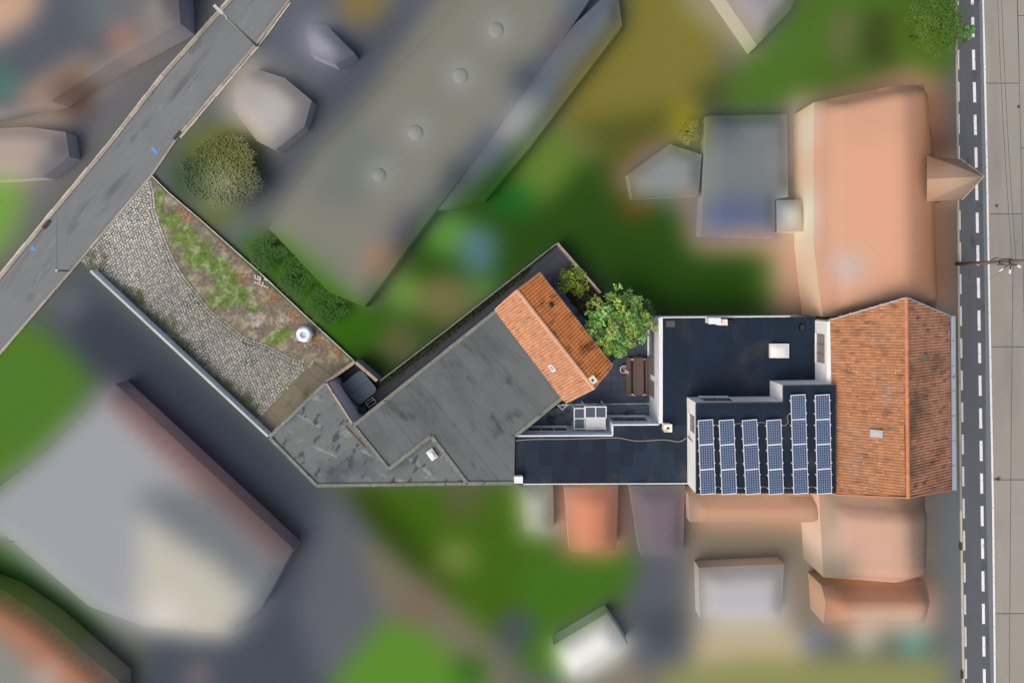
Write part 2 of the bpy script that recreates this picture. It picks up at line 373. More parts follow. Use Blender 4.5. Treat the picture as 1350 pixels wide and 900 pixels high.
# south-west
pp((68, 76, 90), (0, 500), (90, 350), (125, 365), (360, 580), (430, 640), (520, 700), (620, 800), (680, 930), (600, 1000), (120, 1000), (200, 870), (60, 420))
pp((92, 96, 108), (430, 650), (520, 720), (560, 800), (500, 880), (420, 900), (390, 800))
pp((56, 64, 78), (90, 400), (150, 410), (330, 560), (400, 660), (370, 700), (240, 590), (110, 470))
pp((96, 100, 108), (60, 400), (100, 370), (120, 400), (90, 430))
pp((76, 122, 36), (-400, 440), (45, 425), (90, 460), (128, 505), (60, 590), (0, 645), (-400, 900))
pp((152, 155, 164), (-400, 700), (-10, 645), (65, 585), (145, 505), (385, 728), (340, 810), (300, 845), (180, 835), (110, 810), (0, 715), (-400, 900))
pp((176, 124, 116), (140, 520), (175, 515), (385, 715), (378, 740), (350, 730))
pp((110, 117, 124), (180, 655), (205, 640), (285, 650), (372, 738), (325, 788), (290, 760), (240, 720))
pp((190, 185, 172), (185, 680), (290, 745), (325, 785), (300, 842), (200, 830), (178, 800)); pc((212, 204, 196), 215, 806, 28, 18)
pp((52, 92, 30), (-400, 640), (0, 712), (60, 765), (140, 825), (110, 850), (40, 800), (-400, 760))
pp((176, 112, 84), (-400, 700), (0, 785), (50, 820), (150, 905), (150, 990), (90, 990), (0, 840), (-400, 800))
pp((132, 136, 130), (-400, 860), (0, 830), (60, 890), (60, 1000), (-400, 1000)); pc((176, 164, 158), 62, 895, 20)
pc((128, 110, 116), 262, 892, 18)
# south
pp((62, 102, 14), (455, 640), (690, 640), (735, 735), (840, 735), (830, 780), (740, 830), (640, 850), (560, 760))
pp((46, 72, 10), (455, 640), (490, 640), (600, 760), (590, 790), (500, 710)); pc((108, 128, 56), 600, 735, 28, 24); pp((84, 92, 52), (580, 640), (640, 640), (640, 680), (590, 690))
pp((116, 110, 92), (470, 700), (560, 760), (650, 840), (720, 1000), (640, 1000), (560, 880), (500, 800))
pc((120, 100, 88), 548, 800, 26)
pp((88, 140, 40), (400, 1000), (440, 895), (505, 815), (560, 830), (640, 900), (660, 1000)); pc((50, 100, 26), 620, 885, 22)
pp((62, 112, 24), (690, 735), (840, 720), (830, 780), (730, 830), (740, 900), (680, 870))
pc((68, 76, 92), 680, 830, 24, 28)
pp((172, 174, 164), (682, 640), (732, 640), (733, 706), (688, 708)); pp((206, 126, 100), (740, 640), (820, 640), (818, 732), (748, 735)); pp((214, 132, 102), (752, 650), (808, 650), (806, 724), (755, 724))
pp((112, 100, 114), (828, 640), (910, 640), (905, 740), (845, 740)); pp((84, 90, 104), (838, 735), (915, 735), (920, 1000), (840, 1000), (828, 800))
pp((62, 74, 84), (845, 810), (900, 800), (895, 850), (860, 850))
pp((236, 236, 236), (728, 855), (802, 810), (832, 855), (754, 905))
pp((130, 118, 104), (820, 870), (860, 880), (840, 1000), (740, 1000), (790, 900))
# south-east
pp((120, 112, 98), (905, 655), (1080, 655), (1100, 860), (905, 860))
pp((204, 152, 124), (915, 640), (1085, 640), (1085, 692), (915, 694))
pp((186, 160, 148), (1070, 690), (1120, 690), (1110, 745), (1075, 740)); pp((202, 158, 138), (1088, 645), (1202, 645), (1206, 770), (1130, 775), (1110, 700))
pp((130, 108, 92), (1205, 645), (1226, 645), (1226, 770), (1208, 780)); pp((104, 108, 116), (1228, 645), (1300, 645), (1300, 1000), (1246, 1000), (1240, 800))
pp((178, 176, 184), (922, 752), (1042, 745), (1036, 820), (925, 822)); pp((120, 112, 100), (1040, 740), (1062, 740), (1062, 830), (1040, 830))
pp((196, 128, 96), (1085, 775), (1232, 770), (1236, 830), (1090, 830)); pp((196, 166, 150), (1120, 800), (1230, 800), (1230, 835), (1120, 835))
pp((184, 168, 136), (925, 825), (1050, 820), (1070, 870), (905, 880)); pp((138, 140, 84), (870, 880), (1010, 865), (1250, 870), (1250, 1000), (860, 1000))
pc((86, 112, 156), 1078, 842, 20, 13); pc((208, 202, 186), 1140, 845, 18, 12); pc((86, 166, 158), 1205, 846, 18, 15)
def gauss(A, s):
    r = int(3 * s); k = np.exp(-np.arange(-r, r + 1) ** 2 / (2 * s * s)); k /= k.sum()
    for ax in (0, 1):
        A = np.apply_along_axis(lambda v: np.convolve(np.pad(v, r, 'edge'), k, 'valid'), ax, A)
    return A
F = gauss(F, 2.8)
F = F.mean(2, keepdims=True) * .12 + F * .88
F = F * np.array([.955, .965, .945])
FL = np.where(F <= 10.3, F / 255 / 12.92, ((F / 255 + .055) / 1.055) ** 2.4)
def field(px, py):
    x = min(max((px - X0) / G, 0), len(gx) - 1.001); y = min(max((py - Y0) / G, 0), len(gy) - 1.001)
    i, j = int(x), int(y); a, b = x - i, y - j
    return (FL[j, i] * (1 - a) + FL[j, i + 1] * a) * (1 - b) + (FL[j + 1, i] * (1 - a) + FL[j + 1, i + 1] * a) * b

# ------------------------------------------------ the ground
def axis(lo, hi, step):
    a = list(np.arange(lo, hi + step, step)); g = step
    l, r = [], []; x = a[-1]
    while x < 900: g *= 1.35; x += g; r.append(x)
    g = step; x = a[0]
    while x > -900: g *= 1.35; x -= g; l.append(x)
    return l[::-1] + a + r
ax_, ay_ = axis(-46, 46, .45), axis(-36, 27, .45)
vs = [(x, y, 0) for y in ay_ for x in ax_]; nx = len(ax_)
cols = [field(*unP(v)) for v in vs]
fs = [(j * nx + i, j * nx + i + 1, (j + 1) * nx + i + 1, (j + 1) * nx + i) for j in range(len(ay_) - 1) for i in range(nx - 1)]
mesh('ground', vs, fs, M['soft'], cols=cols, smooth=True, kind='structure')

def ribbon(name, left, right, z, m, parent=None, kind=None, th=0.0):
    vs = []; fs = []
    for a, b in zip(left, right): vs += [P(*a).xy.to_3d() + Vector((0, 0, z)), P(*b).xy.to_3d() + Vector((0, 0, z))]
    for i in range(len(left) - 1): fs.append((2 * i, 2 * i + 1, 2 * i + 3, 2 * i + 2))
    return mesh(name, vs, fs, m, parent, kind=kind)
def interp(tab, y):
    for (a, xa), (b, xb) in zip(tab, tab[1:]):
        if y <= b or (b, xb) == tab[-1]: return xa + (xb - xa) * (y - a) / (b - a)

# narrow street (north-west)
NW = [(470, -190), (307, 0), (217, 101), (142, 197), (62, 293), (0, 369), (-260, 690)]
SE = [(560, -210), (378, 0), (337, 56), (233, 178), (197, 231), (105, 340), (0, 462), (-180, 680)]
poly = [(p[0], p[1]) for p in NW] + [(p[0], p[1]) for p in SE[::-1]]
vs, fs = prism(PP(poly), -.05, .02)
street = mesh('street', vs, fs, M['street'], kind='structure')
for line, sgn in ((NW, -1), (SE, 1)):
    for i, (a, b) in enumerate(zip(line, line[1:])):
        a = P(*a, .09); b = P(*b, .09); d = (b - a).normalized(); n = Vector((-d.y, d.x, 0)) * (-1 if sgn < 0 else 1)
        n = n if (n.x * sgn > 0) else -n
        stones(street, 'kerb_stone', a + n * .11, b + n * .11, .2, .14, 1.0, M['kerb'], jw=.01)
        if (sgn < 0 and 0 < i < 5) or (sgn > 0 and i in (1, 2)):
            stones(street, 'kerb_stone', a + n * .30 - Vector((0, 0, .04)), b + n * .30 - Vector((0, 0, .04)), .13, .1, 1.0, M['kerbw'], jw=.04)
def grate(px, py, rz, l=.5, wd=.22, z=.1, parent=None):
    c = P(px, py, z)
    o = box('drain_grate', c, (l, wd, .05), M['grate'], parent, rz=rz)
    for k in range(5):
        q = c + Matrix.Rotation(rz, 3, 'Z') @ Vector(((k - 2) * l / 6, 0, .03)); box('drain_bar', q, (.025, wd * .9, .02), M['darkm'], parent, rz=rz)
grate(233.5, 178.5, R(50), .75, .24, .12, street); grate(60.5, 296, R(50), .7, .24, .12, street)
for (px, py) in ((204, 199), (44, 328)):
    pts = [(-5, -2), (-2, -5), (5, 3), (1, 4)] if px > 100 else [(-4, 1), (-1, -5), (5, 3)]
    vs, fs = prism([P(px + a, py + b) for a, b in pts], .018, .026)
    mesh('blue_marking', vs, fs, M['blue'], street)
# patch repairs and crack seams in the street
for a, b in (((330, 30), (225, 160)), ((190, 165), (150, 215)), ((265, 130), (60, 372)), ((170, 190), (20, 372))):
    pts = []
    for k in range(14):
        t = k / 13; pts.append(P(a[0] + (b[0] - a[0]) * t + random.uniform(-1.2, 1.2), a[1] + (b[1] - a[1]) * t + random.uniform(-1.2, 1.2), .021))
    vs = []; fs = []
    for i, p in enumerate(pts): vs += [p + Vector((-.012, -.01, 0)), p + Vector((.012, .01, 0))]
    for i in range(13): fs.append((2 * i, 2 * i + 1, 2 * i + 3, 2 * i + 2))
    mesh('tar_seam', vs, fs, M['joint'], street)

for (px, py, l, w_) in ((258, 62, 1.6, .5), (176, 182, .9, .4), (96, 300, 1.3, .45), (40, 392, .8, .5)):
    c = P(px, py, .0225); n = 14; v = [(c.x, c.y, c.z)]
    for k in range(n):
        a = 6.283 * k / n; q = Matrix.Rotation(R(51), 2) @ Vector((math.cos(a) * l / 2 * random.uniform(.8, 1.1), math.sin(a) * w_ / 2 * random.uniform(.75, 1.15))); v.append((c.x + q.x, c.y + q.y, c.z))
    mesh('asphalt_patch', v, [(0, 1 + k, 1 + (k + 1) % n) for k in range(n)], M['patchm'], street)
# main road (east): cycle lane, markings, concrete slabs
ys = [-700, -225, 0, 225, 450, 675, 900, 1125, 1700]
T_edge = [(-700, 1225), (0, 1258), (225, 1262), (450, 1264), (675, 1266), (900, 1271), (1700, 1285)]
T_kerb = [(-700, 1232), (0, 1262), (225, 1264.5), (450, 1266), (675, 1268.5), (900, 1272), (1700, 1292)]
T_ldash = [(-700, 1238), (0, 1262.5), (225, 1264), (450, 1267), (675, 1270.3), (900, 1273.5), (1700, 1298)]
T_cdash = [(-700, 1252), (0, 1281.5), (225, 1287), (450, 1291), (675, 1294.5), (900, 1297.5), (1700, 1318)]
T_band = [(-700, 1262), (0, 1291), (225, 1295), (450, 1299), (675, 1300), (900, 1306), (1700, 1325)]
T_line = [(-700, 1268), (0, 1296), (225, 1301), (450, 1305), (675, 1309), (900, 1311.5), (1700, 1332)]
T_j = [(-700, 1312), (0, 1341.5), (225, 1346), (450, 1350.5), (675, 1355), (900, 1359), (1700, 1378)]
yy = list(range(-700, 1701, 25))
def off(tab, dx): return [(interp(tab, y) + dx, y) for y in yy]
road = ribbon('road', off(T_edge, 0), [(1700, y) for y in yy], .012, M['asphalt'], kind='structure')
ribbon('asphalt_band', off(T_band, 0), off(T_line, -1.4), .016, M['asphalt2'], road)
ribbon('edge_line', off(T_line, -1.3), off(T_line, 1.3), .021, M['paint'], road)
def dashes(tab, y0, step, ln, hw, m):
    y = y0
    while y < 1700:
        if y > -500:
            vs = [P(interp(tab, y) - hw, y) + Vector((0, 0, .022)), P(interp(tab, y) + hw, y) + Vector((0, 0, .022)),
                  P(interp(tab, y + ln) + hw, y + ln) + Vector((0, 0, .022)), P(interp(tab, y + ln) - hw, y + ln) + Vector((0, 0, .022))]
            mesh('road_dash', vs, [(3, 2, 1, 0)], m, road)
        y += step
dashes(T_cdash, 23 - 42.9 * 12, 42.9, 26.5, 1.9, M['paint'])
dashes(T_ldash, 488 - 42.2 * 24, 42.2, 26, 1.35, M['paintold'])
# slabs
jy = [-243, -66, 110, 282, 457, 632, 808, 985, 1160]
jy2 = [-330, -155, 21, 195, 368, 543, 720, 896, 1072]
for rows, ta, da, tb, db in ((jy, T_line, 1.5, T_j, -.45), (jy2, T_j, .45, T_j, 62), (jy, T_j, 62.6, T_j, 124)):
    for a, b in zip(rows, rows[1:]):
        L_ = [(interp(ta, a + .6) + da, a + .6), (interp(ta, b - .6) + da, b - .6)]; R_ = [(interp(tb, b - .6) + db, b - .6), (interp(tb, a + .6) + db, a + .6)]
        vs, fs = prism(PP(L_ + R_), .0, .02 + random.uniform(0, .002)); mesh('concrete_slab', vs, fs, M['slab'], road)
for (px, py) in ((1316, 631), (1343, 141), (1314, 271)):
    v, f = lathe(P(px, py, .022), [(.001, .003), (.1, .003), (.14, 0)], 12, .25); v = [Vector((P(px, py).x + (q.x - P(px, py).x) * (2.2 if py == 631 else 1), q.y, q.z)) for q in v]
    mesh('tar_spot', v, f, M['joint'], road)
# narrow pavement with kerb
for i in range(-6, 30):
    a = i * 42; b = a + 41.4
    if b < 1250:
        for k, (t0, d0, t1, d1, zz, mm, nm) in enumerate(((T_kerb, -1.8, T_kerb, 2.0, .10, M['kerbw'] if a > 640 else M['kerb'], 'kerb_stone'),)):
            poly = [(interp(t0, a) - 3.4, a), (interp(t0, b) - 3.4, b), (interp(t1, b) - .9, b), (interp(t1, a) - .9, a)]
            vs, fs = prism(PP(poly), 0, .07 + random.uniform(0, .006)); mesh(nm, vs, fs, mm, road)
for (px, py) in ((1266.5, 720), (1268.4, 889)): grate(px, py, R(90), .55, .2, .09, road)

# ------------------------------------------------ neighbours (softly coloured)
def neighbour(name, label, cat, poly, z, ridge=None, zr=None, group=None, m='softroof', step=.7, windows=0, lights=(), drop=.3):
    """poly: outline of the eaves at height z; ridge: two plan points at height zr"""
    pts = PP(poly, z); cx = sum(p.x for p in pts) / len(pts); cy = sum(p.y for p in pts) / len(pts)
    t = thing(name, label, cat, (cx, cy, 0), group=group)
    if ridge:
        a = P(*ridge[0], zr); b = P(*ridge[1], zr); d = (b - a); d.z = 0; d.normalize(); n = Vector((-d.y, d.x, 0))
        dm = max(max((p - a).dot(n) for p in pts), 1e-3); dn = max(max(-(p - a).dot(n) for p in pts), 1e-3)
        def zf(x, y):
            q = (x - a.x) * n.x + (y - a.y) * n.y
            return zr - (zr - z) * (q / dm if q > 0 else -q / dn)
    else:
        zf = lambda x, y: z
    base_z = zf; outline = ccw([(p.x, p.y) for p in pts]); soft_w = min(1.0, .3 * min(max(p.x for p in pts) - min(p.x for p in pts), max(p.y for p in pts) - min(p.y for p in pts)))
    def edge_d(x, y):
        best = 99
        for i in range(len(outline)):
            ax, ay = outline[i]; bx_, by_ = outline[(i + 1) % len(outline)]; dx, dy = bx_ - ax, by_ - ay
            t_ = max(0, min(1, ((x - ax) * dx + (y - ay) * dy) / (dx * dx + dy * dy + 1e-9))); best = min(best, math.hypot(x - ax - dx * t_, y - ay - dy * t_))
        return best
    def zf(x, y):      # hipped all round, the eaves lower than the middle
        e = 1 - min(1, edge_d(x, y) / soft_w); return base_z(x, y) - z * drop * e * e * (3 - 2 * e)
    vs = []; fs = []; seen = {}; stp = step if len(pts) > 8 or abs(area2(outline)) > 500 else .45
    for c in cells([(p.x, p.y) for p in pts], 0, stp, stp):
        f_ = []
        for x, y in c:
            k = (round(x, 3), round(y, 3))
            if k not in seen: seen[k] = len(vs); vs.append((x, y, zf(x, y)))
            if seen[k] not in f_: f_.append(seen[k])
        if len(f_) > 2: fs.append(tuple(f_))
    mesh('roof', vs, fs, M[m], t, cols=[field(*unP(v)) for v in vs], smooth=True)
    vs = []; fs = []
    q = outline
    for i in range(len(q)):
        a_ = Vector(q[i]); b_ = Vector(q[(i + 1) % len(q)]); nn = max(1, int((b_ - a_).length / step))
        for k in range(nn):
            p0 = a_.lerp(b_, k / nn); p1 = a_.lerp(b_, (k + 1) / nn); o = len(vs)
            vs += [(p0.x, p0.y, 0), (p1.x, p1.y, 0), (p1.x, p1.y, zf(*p1) - .01), (p0.x, p0.y, zf(*p0) - .01)]; fs.append((o, o + 1, o + 2, o + 3))
    top = lambda v: (v[0], v[1], zf(v[0], v[1]))
    mesh('wall', vs, fs, M[m], t, cols=[np.minimum(field(*unP(top(v))) * 2.1, .8) for v in vs])  # wall colour brightened to make up for the shade on the walls
    for (px, py, r) in lights:
        c = P(px, py, z); v, f = lathe(c, [(r * U, 0), (r * U * .9, .05), (r * U * .6, .1), (.001, .13)], 14)
        mesh('dome_rooflight', v, f, M[m], t, smooth=True, cols=[field(*unP(q_)) for q_ in v])
    return t
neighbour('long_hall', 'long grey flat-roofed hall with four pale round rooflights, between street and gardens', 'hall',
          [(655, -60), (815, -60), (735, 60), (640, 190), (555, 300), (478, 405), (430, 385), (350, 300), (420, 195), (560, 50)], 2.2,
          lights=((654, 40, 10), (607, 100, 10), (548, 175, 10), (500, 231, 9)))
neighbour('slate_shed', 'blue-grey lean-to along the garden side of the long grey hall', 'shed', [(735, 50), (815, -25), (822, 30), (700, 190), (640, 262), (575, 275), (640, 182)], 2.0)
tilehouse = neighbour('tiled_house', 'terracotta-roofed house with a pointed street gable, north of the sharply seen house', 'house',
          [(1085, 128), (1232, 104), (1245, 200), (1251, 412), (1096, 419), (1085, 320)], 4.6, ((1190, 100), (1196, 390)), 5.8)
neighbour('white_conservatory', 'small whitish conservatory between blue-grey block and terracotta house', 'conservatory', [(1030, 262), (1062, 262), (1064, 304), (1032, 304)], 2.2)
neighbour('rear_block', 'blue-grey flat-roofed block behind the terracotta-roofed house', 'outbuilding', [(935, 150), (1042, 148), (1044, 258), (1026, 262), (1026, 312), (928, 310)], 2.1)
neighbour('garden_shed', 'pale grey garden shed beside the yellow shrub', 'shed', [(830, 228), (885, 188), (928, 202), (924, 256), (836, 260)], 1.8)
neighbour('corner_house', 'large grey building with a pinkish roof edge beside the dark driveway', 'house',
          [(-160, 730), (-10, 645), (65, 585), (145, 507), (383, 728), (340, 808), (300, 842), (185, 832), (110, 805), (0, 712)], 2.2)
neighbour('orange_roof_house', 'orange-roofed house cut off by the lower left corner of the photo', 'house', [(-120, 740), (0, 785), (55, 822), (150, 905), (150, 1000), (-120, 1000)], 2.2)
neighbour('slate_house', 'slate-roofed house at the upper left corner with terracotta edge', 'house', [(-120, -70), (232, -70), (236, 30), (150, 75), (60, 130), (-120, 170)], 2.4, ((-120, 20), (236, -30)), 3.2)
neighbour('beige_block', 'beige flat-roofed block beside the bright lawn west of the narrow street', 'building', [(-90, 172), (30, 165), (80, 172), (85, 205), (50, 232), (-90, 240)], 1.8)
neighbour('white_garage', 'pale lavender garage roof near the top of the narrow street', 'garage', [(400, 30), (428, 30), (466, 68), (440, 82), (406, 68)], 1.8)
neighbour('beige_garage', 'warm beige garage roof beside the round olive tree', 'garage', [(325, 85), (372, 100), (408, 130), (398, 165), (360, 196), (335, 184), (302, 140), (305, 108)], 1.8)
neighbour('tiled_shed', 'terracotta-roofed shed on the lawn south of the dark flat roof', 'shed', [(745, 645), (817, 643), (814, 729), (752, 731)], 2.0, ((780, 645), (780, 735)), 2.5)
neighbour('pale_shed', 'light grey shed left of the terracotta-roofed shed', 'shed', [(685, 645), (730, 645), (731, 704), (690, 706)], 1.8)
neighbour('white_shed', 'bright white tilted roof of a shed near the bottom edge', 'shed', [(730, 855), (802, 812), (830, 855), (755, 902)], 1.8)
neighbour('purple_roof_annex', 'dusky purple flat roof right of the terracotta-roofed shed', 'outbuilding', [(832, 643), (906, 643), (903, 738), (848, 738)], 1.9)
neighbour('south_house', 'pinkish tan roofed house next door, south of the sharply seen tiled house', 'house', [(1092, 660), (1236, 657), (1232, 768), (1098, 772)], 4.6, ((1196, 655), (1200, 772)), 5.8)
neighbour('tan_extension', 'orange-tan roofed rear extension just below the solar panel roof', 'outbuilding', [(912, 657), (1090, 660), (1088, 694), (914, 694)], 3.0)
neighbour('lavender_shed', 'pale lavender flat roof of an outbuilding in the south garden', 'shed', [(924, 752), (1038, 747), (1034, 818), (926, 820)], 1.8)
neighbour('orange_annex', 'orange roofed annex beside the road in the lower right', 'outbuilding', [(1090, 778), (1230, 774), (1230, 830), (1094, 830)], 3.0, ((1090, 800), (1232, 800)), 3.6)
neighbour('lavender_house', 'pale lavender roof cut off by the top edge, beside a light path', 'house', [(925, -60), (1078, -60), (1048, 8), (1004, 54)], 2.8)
# pointed street gable of the terracotta house
t = tilehouse
zt = 7.0
A, B, C_, D_ = P(1222, 205, 6), P(1296.5, 232.5, zt), P(1222, 266, 6), P(1266, 210, 5.4)
E_ = P(1268, 263, 5.4); Rg = P(1222, 236, zt)
def softmesh(nm, vs, fs, t, n=6):
    bm = bmesh.new(); bv = [bm.verts.new(v) for v in vs]
    for f in fs: bm.faces.new([bv[i] for i in f])
    bmesh.ops.triangulate(bm, faces=bm.faces[:]); bmesh.ops.subdivide_edges(bm, edges=bm.edges[:], cuts=n, use_grid_fill=True)
    bm.verts.index_update(); V = [v.co.copy() for v in bm.verts]; Fs = [tuple(v.index for v in f.verts) for f in bm.faces]; bm.free()
    return mesh(nm, V, Fs, M['softroof'], t, cols=[field(*unP(v)) for v in V])
softmesh('roof_slope', [A, D_, B, Rg], [(0, 1, 2, 3)], t); softmesh('roof_slope', [Rg, B, E_, C_], [(0, 1, 2, 3)], t)
bar('verge_board', D_ + Vector((0, 0, .03)), B + Vector((0, 0, .03)), .06, .1, M['copingt'], t)
bar('verge_board', B + Vector((0, 0, .03)), E_ + Vector((0, 0, .03)), .06, .1, M['copingt'], t)
vs = [Vector((D_.x - .3, D_.y, 0)), Vector((E_.x - .3, E_.y, 0)), Vector((E_.x - .3, E_.y, 5.3)), Vector((B.x - 1.4, B.y, 6.6)), Vector((D_.x - .3, D_.y, 5.3))]
softmesh('gable_wall', vs, [(0, 1, 2, 3, 4)], t, 2)

# ------------------------------------------------ the paved yard
wall_a, wall_b = (118, 359), (352, 573)
curve = [(200, 238), (204, 252), (206, 275), (212, 296), (222, 322), (232, 345), (243, 363), (258, 382), (276, 405), (287, 415), (300, 424), (312, 434), (324, 444), (338, 449), (352, 453), (370, 463), (386, 472), (402, 475)]
cob = [(198, 234)] + curve[1:] + [(414, 477), (342, 549), (335, 553), (112, 349), (108, 344)]
yardp = [(198, 232), (468, 478), (430, 506), (354, 577), (105, 342)]
vs, fs = prism(PP(yardp), -.04, .021)
yard = mesh('yard', vs, fs, mat('sandy_joint', (118, 114, 98), noises=((5, .2), (20, .2)), stains=(((56, 70, 34), .5, .55, .66, 0, (1, 1, 1)),)), kind='structure')
cobw = [(p.x, p.y) for p in PP(cob)]
ang = math.atan2(-(573 - 359), (352 - 118))
ca, sa = math.cos(ang), math.sin(ang)
us = [x * ca + y * sa for x, y in cobw]; vv = [-x * sa + y * ca for x, y in cobw]
wa, wb = P(*wall_a), P(*wall_b); wd_ = (wb - wa).normalized(); wn = Vector((-wd_.y, wd_.x, 0))
cw = [P(x, y).xy for x, y in curve]
def cdist(p):
    best = 9
    for a, b in zip(cw, cw[1:]):
        d = b - a; t_ = max(0, min(1, (p - a).dot(d) / d.length_squared)); best = min(best, (p - a - d * t_).length)
    return best
V = []; FF = []; CC = []
def cobble(c, rz, sx, sy, tint):
    m_ = Matrix.Rotation(rz, 2)
    o = len(V); z = .075 + random.uniform(-.008, .008); tl = random.uniform(-.008, .008)
    for (kx, zz) in ((1, .02), (.93, z - .022), (.66, z)):
        for sx_, sy_ in ((-1, -1), (1, -1), (1, 1), (-1, 1)):
            p = c + m_ @ Vector((sx_ * sx * kx / 2 * random.uniform(.92, 1.04), sy_ * sy * kx / 2 * random.uniform(.92, 1.04)))
            V.append((p.x, p.y, zz + tl * sx_)); CC.append(tint)
    for r_ in (0, 1):
        for k in range(4): FF.append((o + r_ * 4 + k, o + r_ * 4 + (k + 1) % 4, o + r_ * 4 + 4 + (k + 1) % 4, o + r_ * 4 + 4 + k))
    FF.append((o + 8, o + 9, o + 10, o + 11))
def cob_tint(p):
    q = random.uniform(-.26, .24); g = random.random()
    base = np.array([.46, .46, .41]) if g < .55 else (np.array([.42, .41, .37]) if g < .85 else np.array([.52, .50, .44]))
    dw = (Vector((p.x, p.y, 0)) - wa).dot(wn); al = (Vector((p.x, p.y, 0)) - wa).dot(wd_)
    ms = noise.noise(Vector((p.x * .55, p.y * .55, 3))) * .5 + noise.noise(Vector((p.x * 2, p.y * 2, 9))) * .35
    k = max(0, min(1, (1.5 - dw) / 1.3 + ms * 2.6 - .1)) if dw < 3 else 0
    mossy = np.array([.085, .11, .045])
    col = base * (1 + q)
    far = max(0, min(1, (al - 1.5) / 7)); col = col * (1 - .26 * far)
    k2 = max(0, .9 - cdist(p)) * .45 * max(0, ms + .35)
    k = min(.9, k * (.6 + .4 * random.random()) * 1.4 + k2)
    big = noise.noise(Vector((p.x * .3, p.y * .3, 1))) * .12
    return col * (1 - k) * (1 + big) + mossy * k
sz = .205; u = min(us); row = 0
while u < max(us):
    v = min(vv) + (row % 2) * sz / 2
    while v < max(vv):
        bend = .12 * math.sin(v * .8 + 1)
        p = Vector(((u + bend) * ca - v * sa, (u + bend) * sa + v * ca)) + Vector((random.uniform(-.026, .026), random.uniform(-.026, .026)))
        if inside(p.x, p.y, cobw) and cdist(p) > .44: cobble(p, ang + random.uniform(-.12, .12), sz * .86, sz * .86, cob_tint(p))
        v += sz
    u += sz; row += 1
for r_ in (.1, .31):      # two border courses that follow the edge
    for a, b in zip(cw, cw[1:]):
        d = (b - a); n = Vector((d.y, -d.x)).normalized(); n = n if n.x < 0 or n.y < 0 else -n
        if n.x > 0: n = -n
        k = max(1, round(d.length / sz))
        for i in range(k):
            p = a + d * ((i + .5) / k) + n * r_
            if inside(p.x, p.y, cobw): cobble(p, math.atan2(d.y, d.x), sz * .86, sz * .86, cob_tint(p))
mesh('cobblestones', V, FF, M['attr'], yard, cols=CC, kind='stuff')

# rough soil and weeds beside the cobbles
soilpoly = [(p.x, p.y) for p in PP([(199, 236)] + curve[1:] + [(414, 477), (440, 484), (452, 482), (466, 479), (198, 234)])]
bxs = [p[0] for p in soilpoly]; bys = [p[1] for p in soilpoly]; st = .1
GREEN = [(208, 272, 8, 14), (226, 290, 16, 16), (243, 312, 22, 18), (262, 335, 24, 22), (285, 352, 22, 18), (300, 372, 20, 20), (315, 390, 20, 14), (335, 408, 14, 10), (290, 395, 20, 16), (372, 438, 16, 12), (212, 258, 6, 10), (362, 448, 14, 8)]
BROWN = [(315, 330, 14, 14), (320, 362, 14, 14), (362, 392, 20, 10), (388, 415, 14, 12), (250, 282, 22, 14), (440, 465, 14, 10), (418, 448, 12, 10), (300, 322, 14, 8)]
PALE = [(337, 422, 13, 12), (369, 427, 7, 10), (345, 368, 7, 5), (402, 455, 8, 4)]
def soil_col(x, y):
    px, py = unP((x, y, 0)); nn = noise.fractal(Vector((x * 1.4, y * 1.4, 0)), .8, 2.1, 5); n2 = noise.fractal(Vector((x * 6, y * 6, 4)), .7, 2.1, 3); nn = max(-.6, min(.6, nn)); n2 = max(-.55, min(.5, n2))
    c = np.array([.19, .16, .125]) * (1 + .45 * n2 + .2 * nn)
    def s(L, g):
        b = 0
        for (a, bb, rx, ry) in L: b = max(b, 1.15 - math.sqrt(((px - a) / rx) ** 2 + ((py - bb) / ry) ** 2))
        return max(0, min(1, (b + nn * g) * 1.8))
    k = s(BROWN, .6); c = c * (1 - k) + np.array([.25, .15, .085]) * (1 + .7 * n2) * k
    k = s(GREEN, .45) * min(1, max(.3, .9 + n2)); c = c * (1 - k) + np.array([.12, .21, .03]) * (1 + .6 * n2 + .4 * nn) * k
    k = s(PALE, .5) * .8; c = c * (1 - k) + np.array([.42, .38, .34]) * (1 + .4 * n2) * k
    return np.clip(c, .02, .8)
xs = np.arange(min(bxs), max(bxs), st); yl = np.arange(min(bys), max(bys), st); idx = {}; V2 = []; F2 = []; C2 = []
def vid(i, j):
    if (i, j) not in idx:
        x, y = xs[0] + i * st, yl[0] + j * st; idx[i, j] = len(V2)
        V2.append((x, y, .045 + .035 * noise.fractal(Vector((x * 2.5, y * 2.5, 2)), .8, 2, 4))); C2.append(soil_col(x, y))
    return idx[i, j]
for i in range(len(xs)):
    for j in range(len(yl)):
        if inside(xs[i] + st / 2, yl[j] + st / 2, soilpoly): F2.append((vid(i, j), vid(i + 1, j), vid(i + 1, j + 1), vid(i, j + 1)))
mesh('soil_bed', V2, F2, mat('soil_surface', attr=True, rough=.95, spec=.1, noises=((7, .2), (16, .4), (40, .3)), bump=(20, .6, .03)), yard, cols=C2, smooth=True)
V3 = []; F3 = []; C3 = []
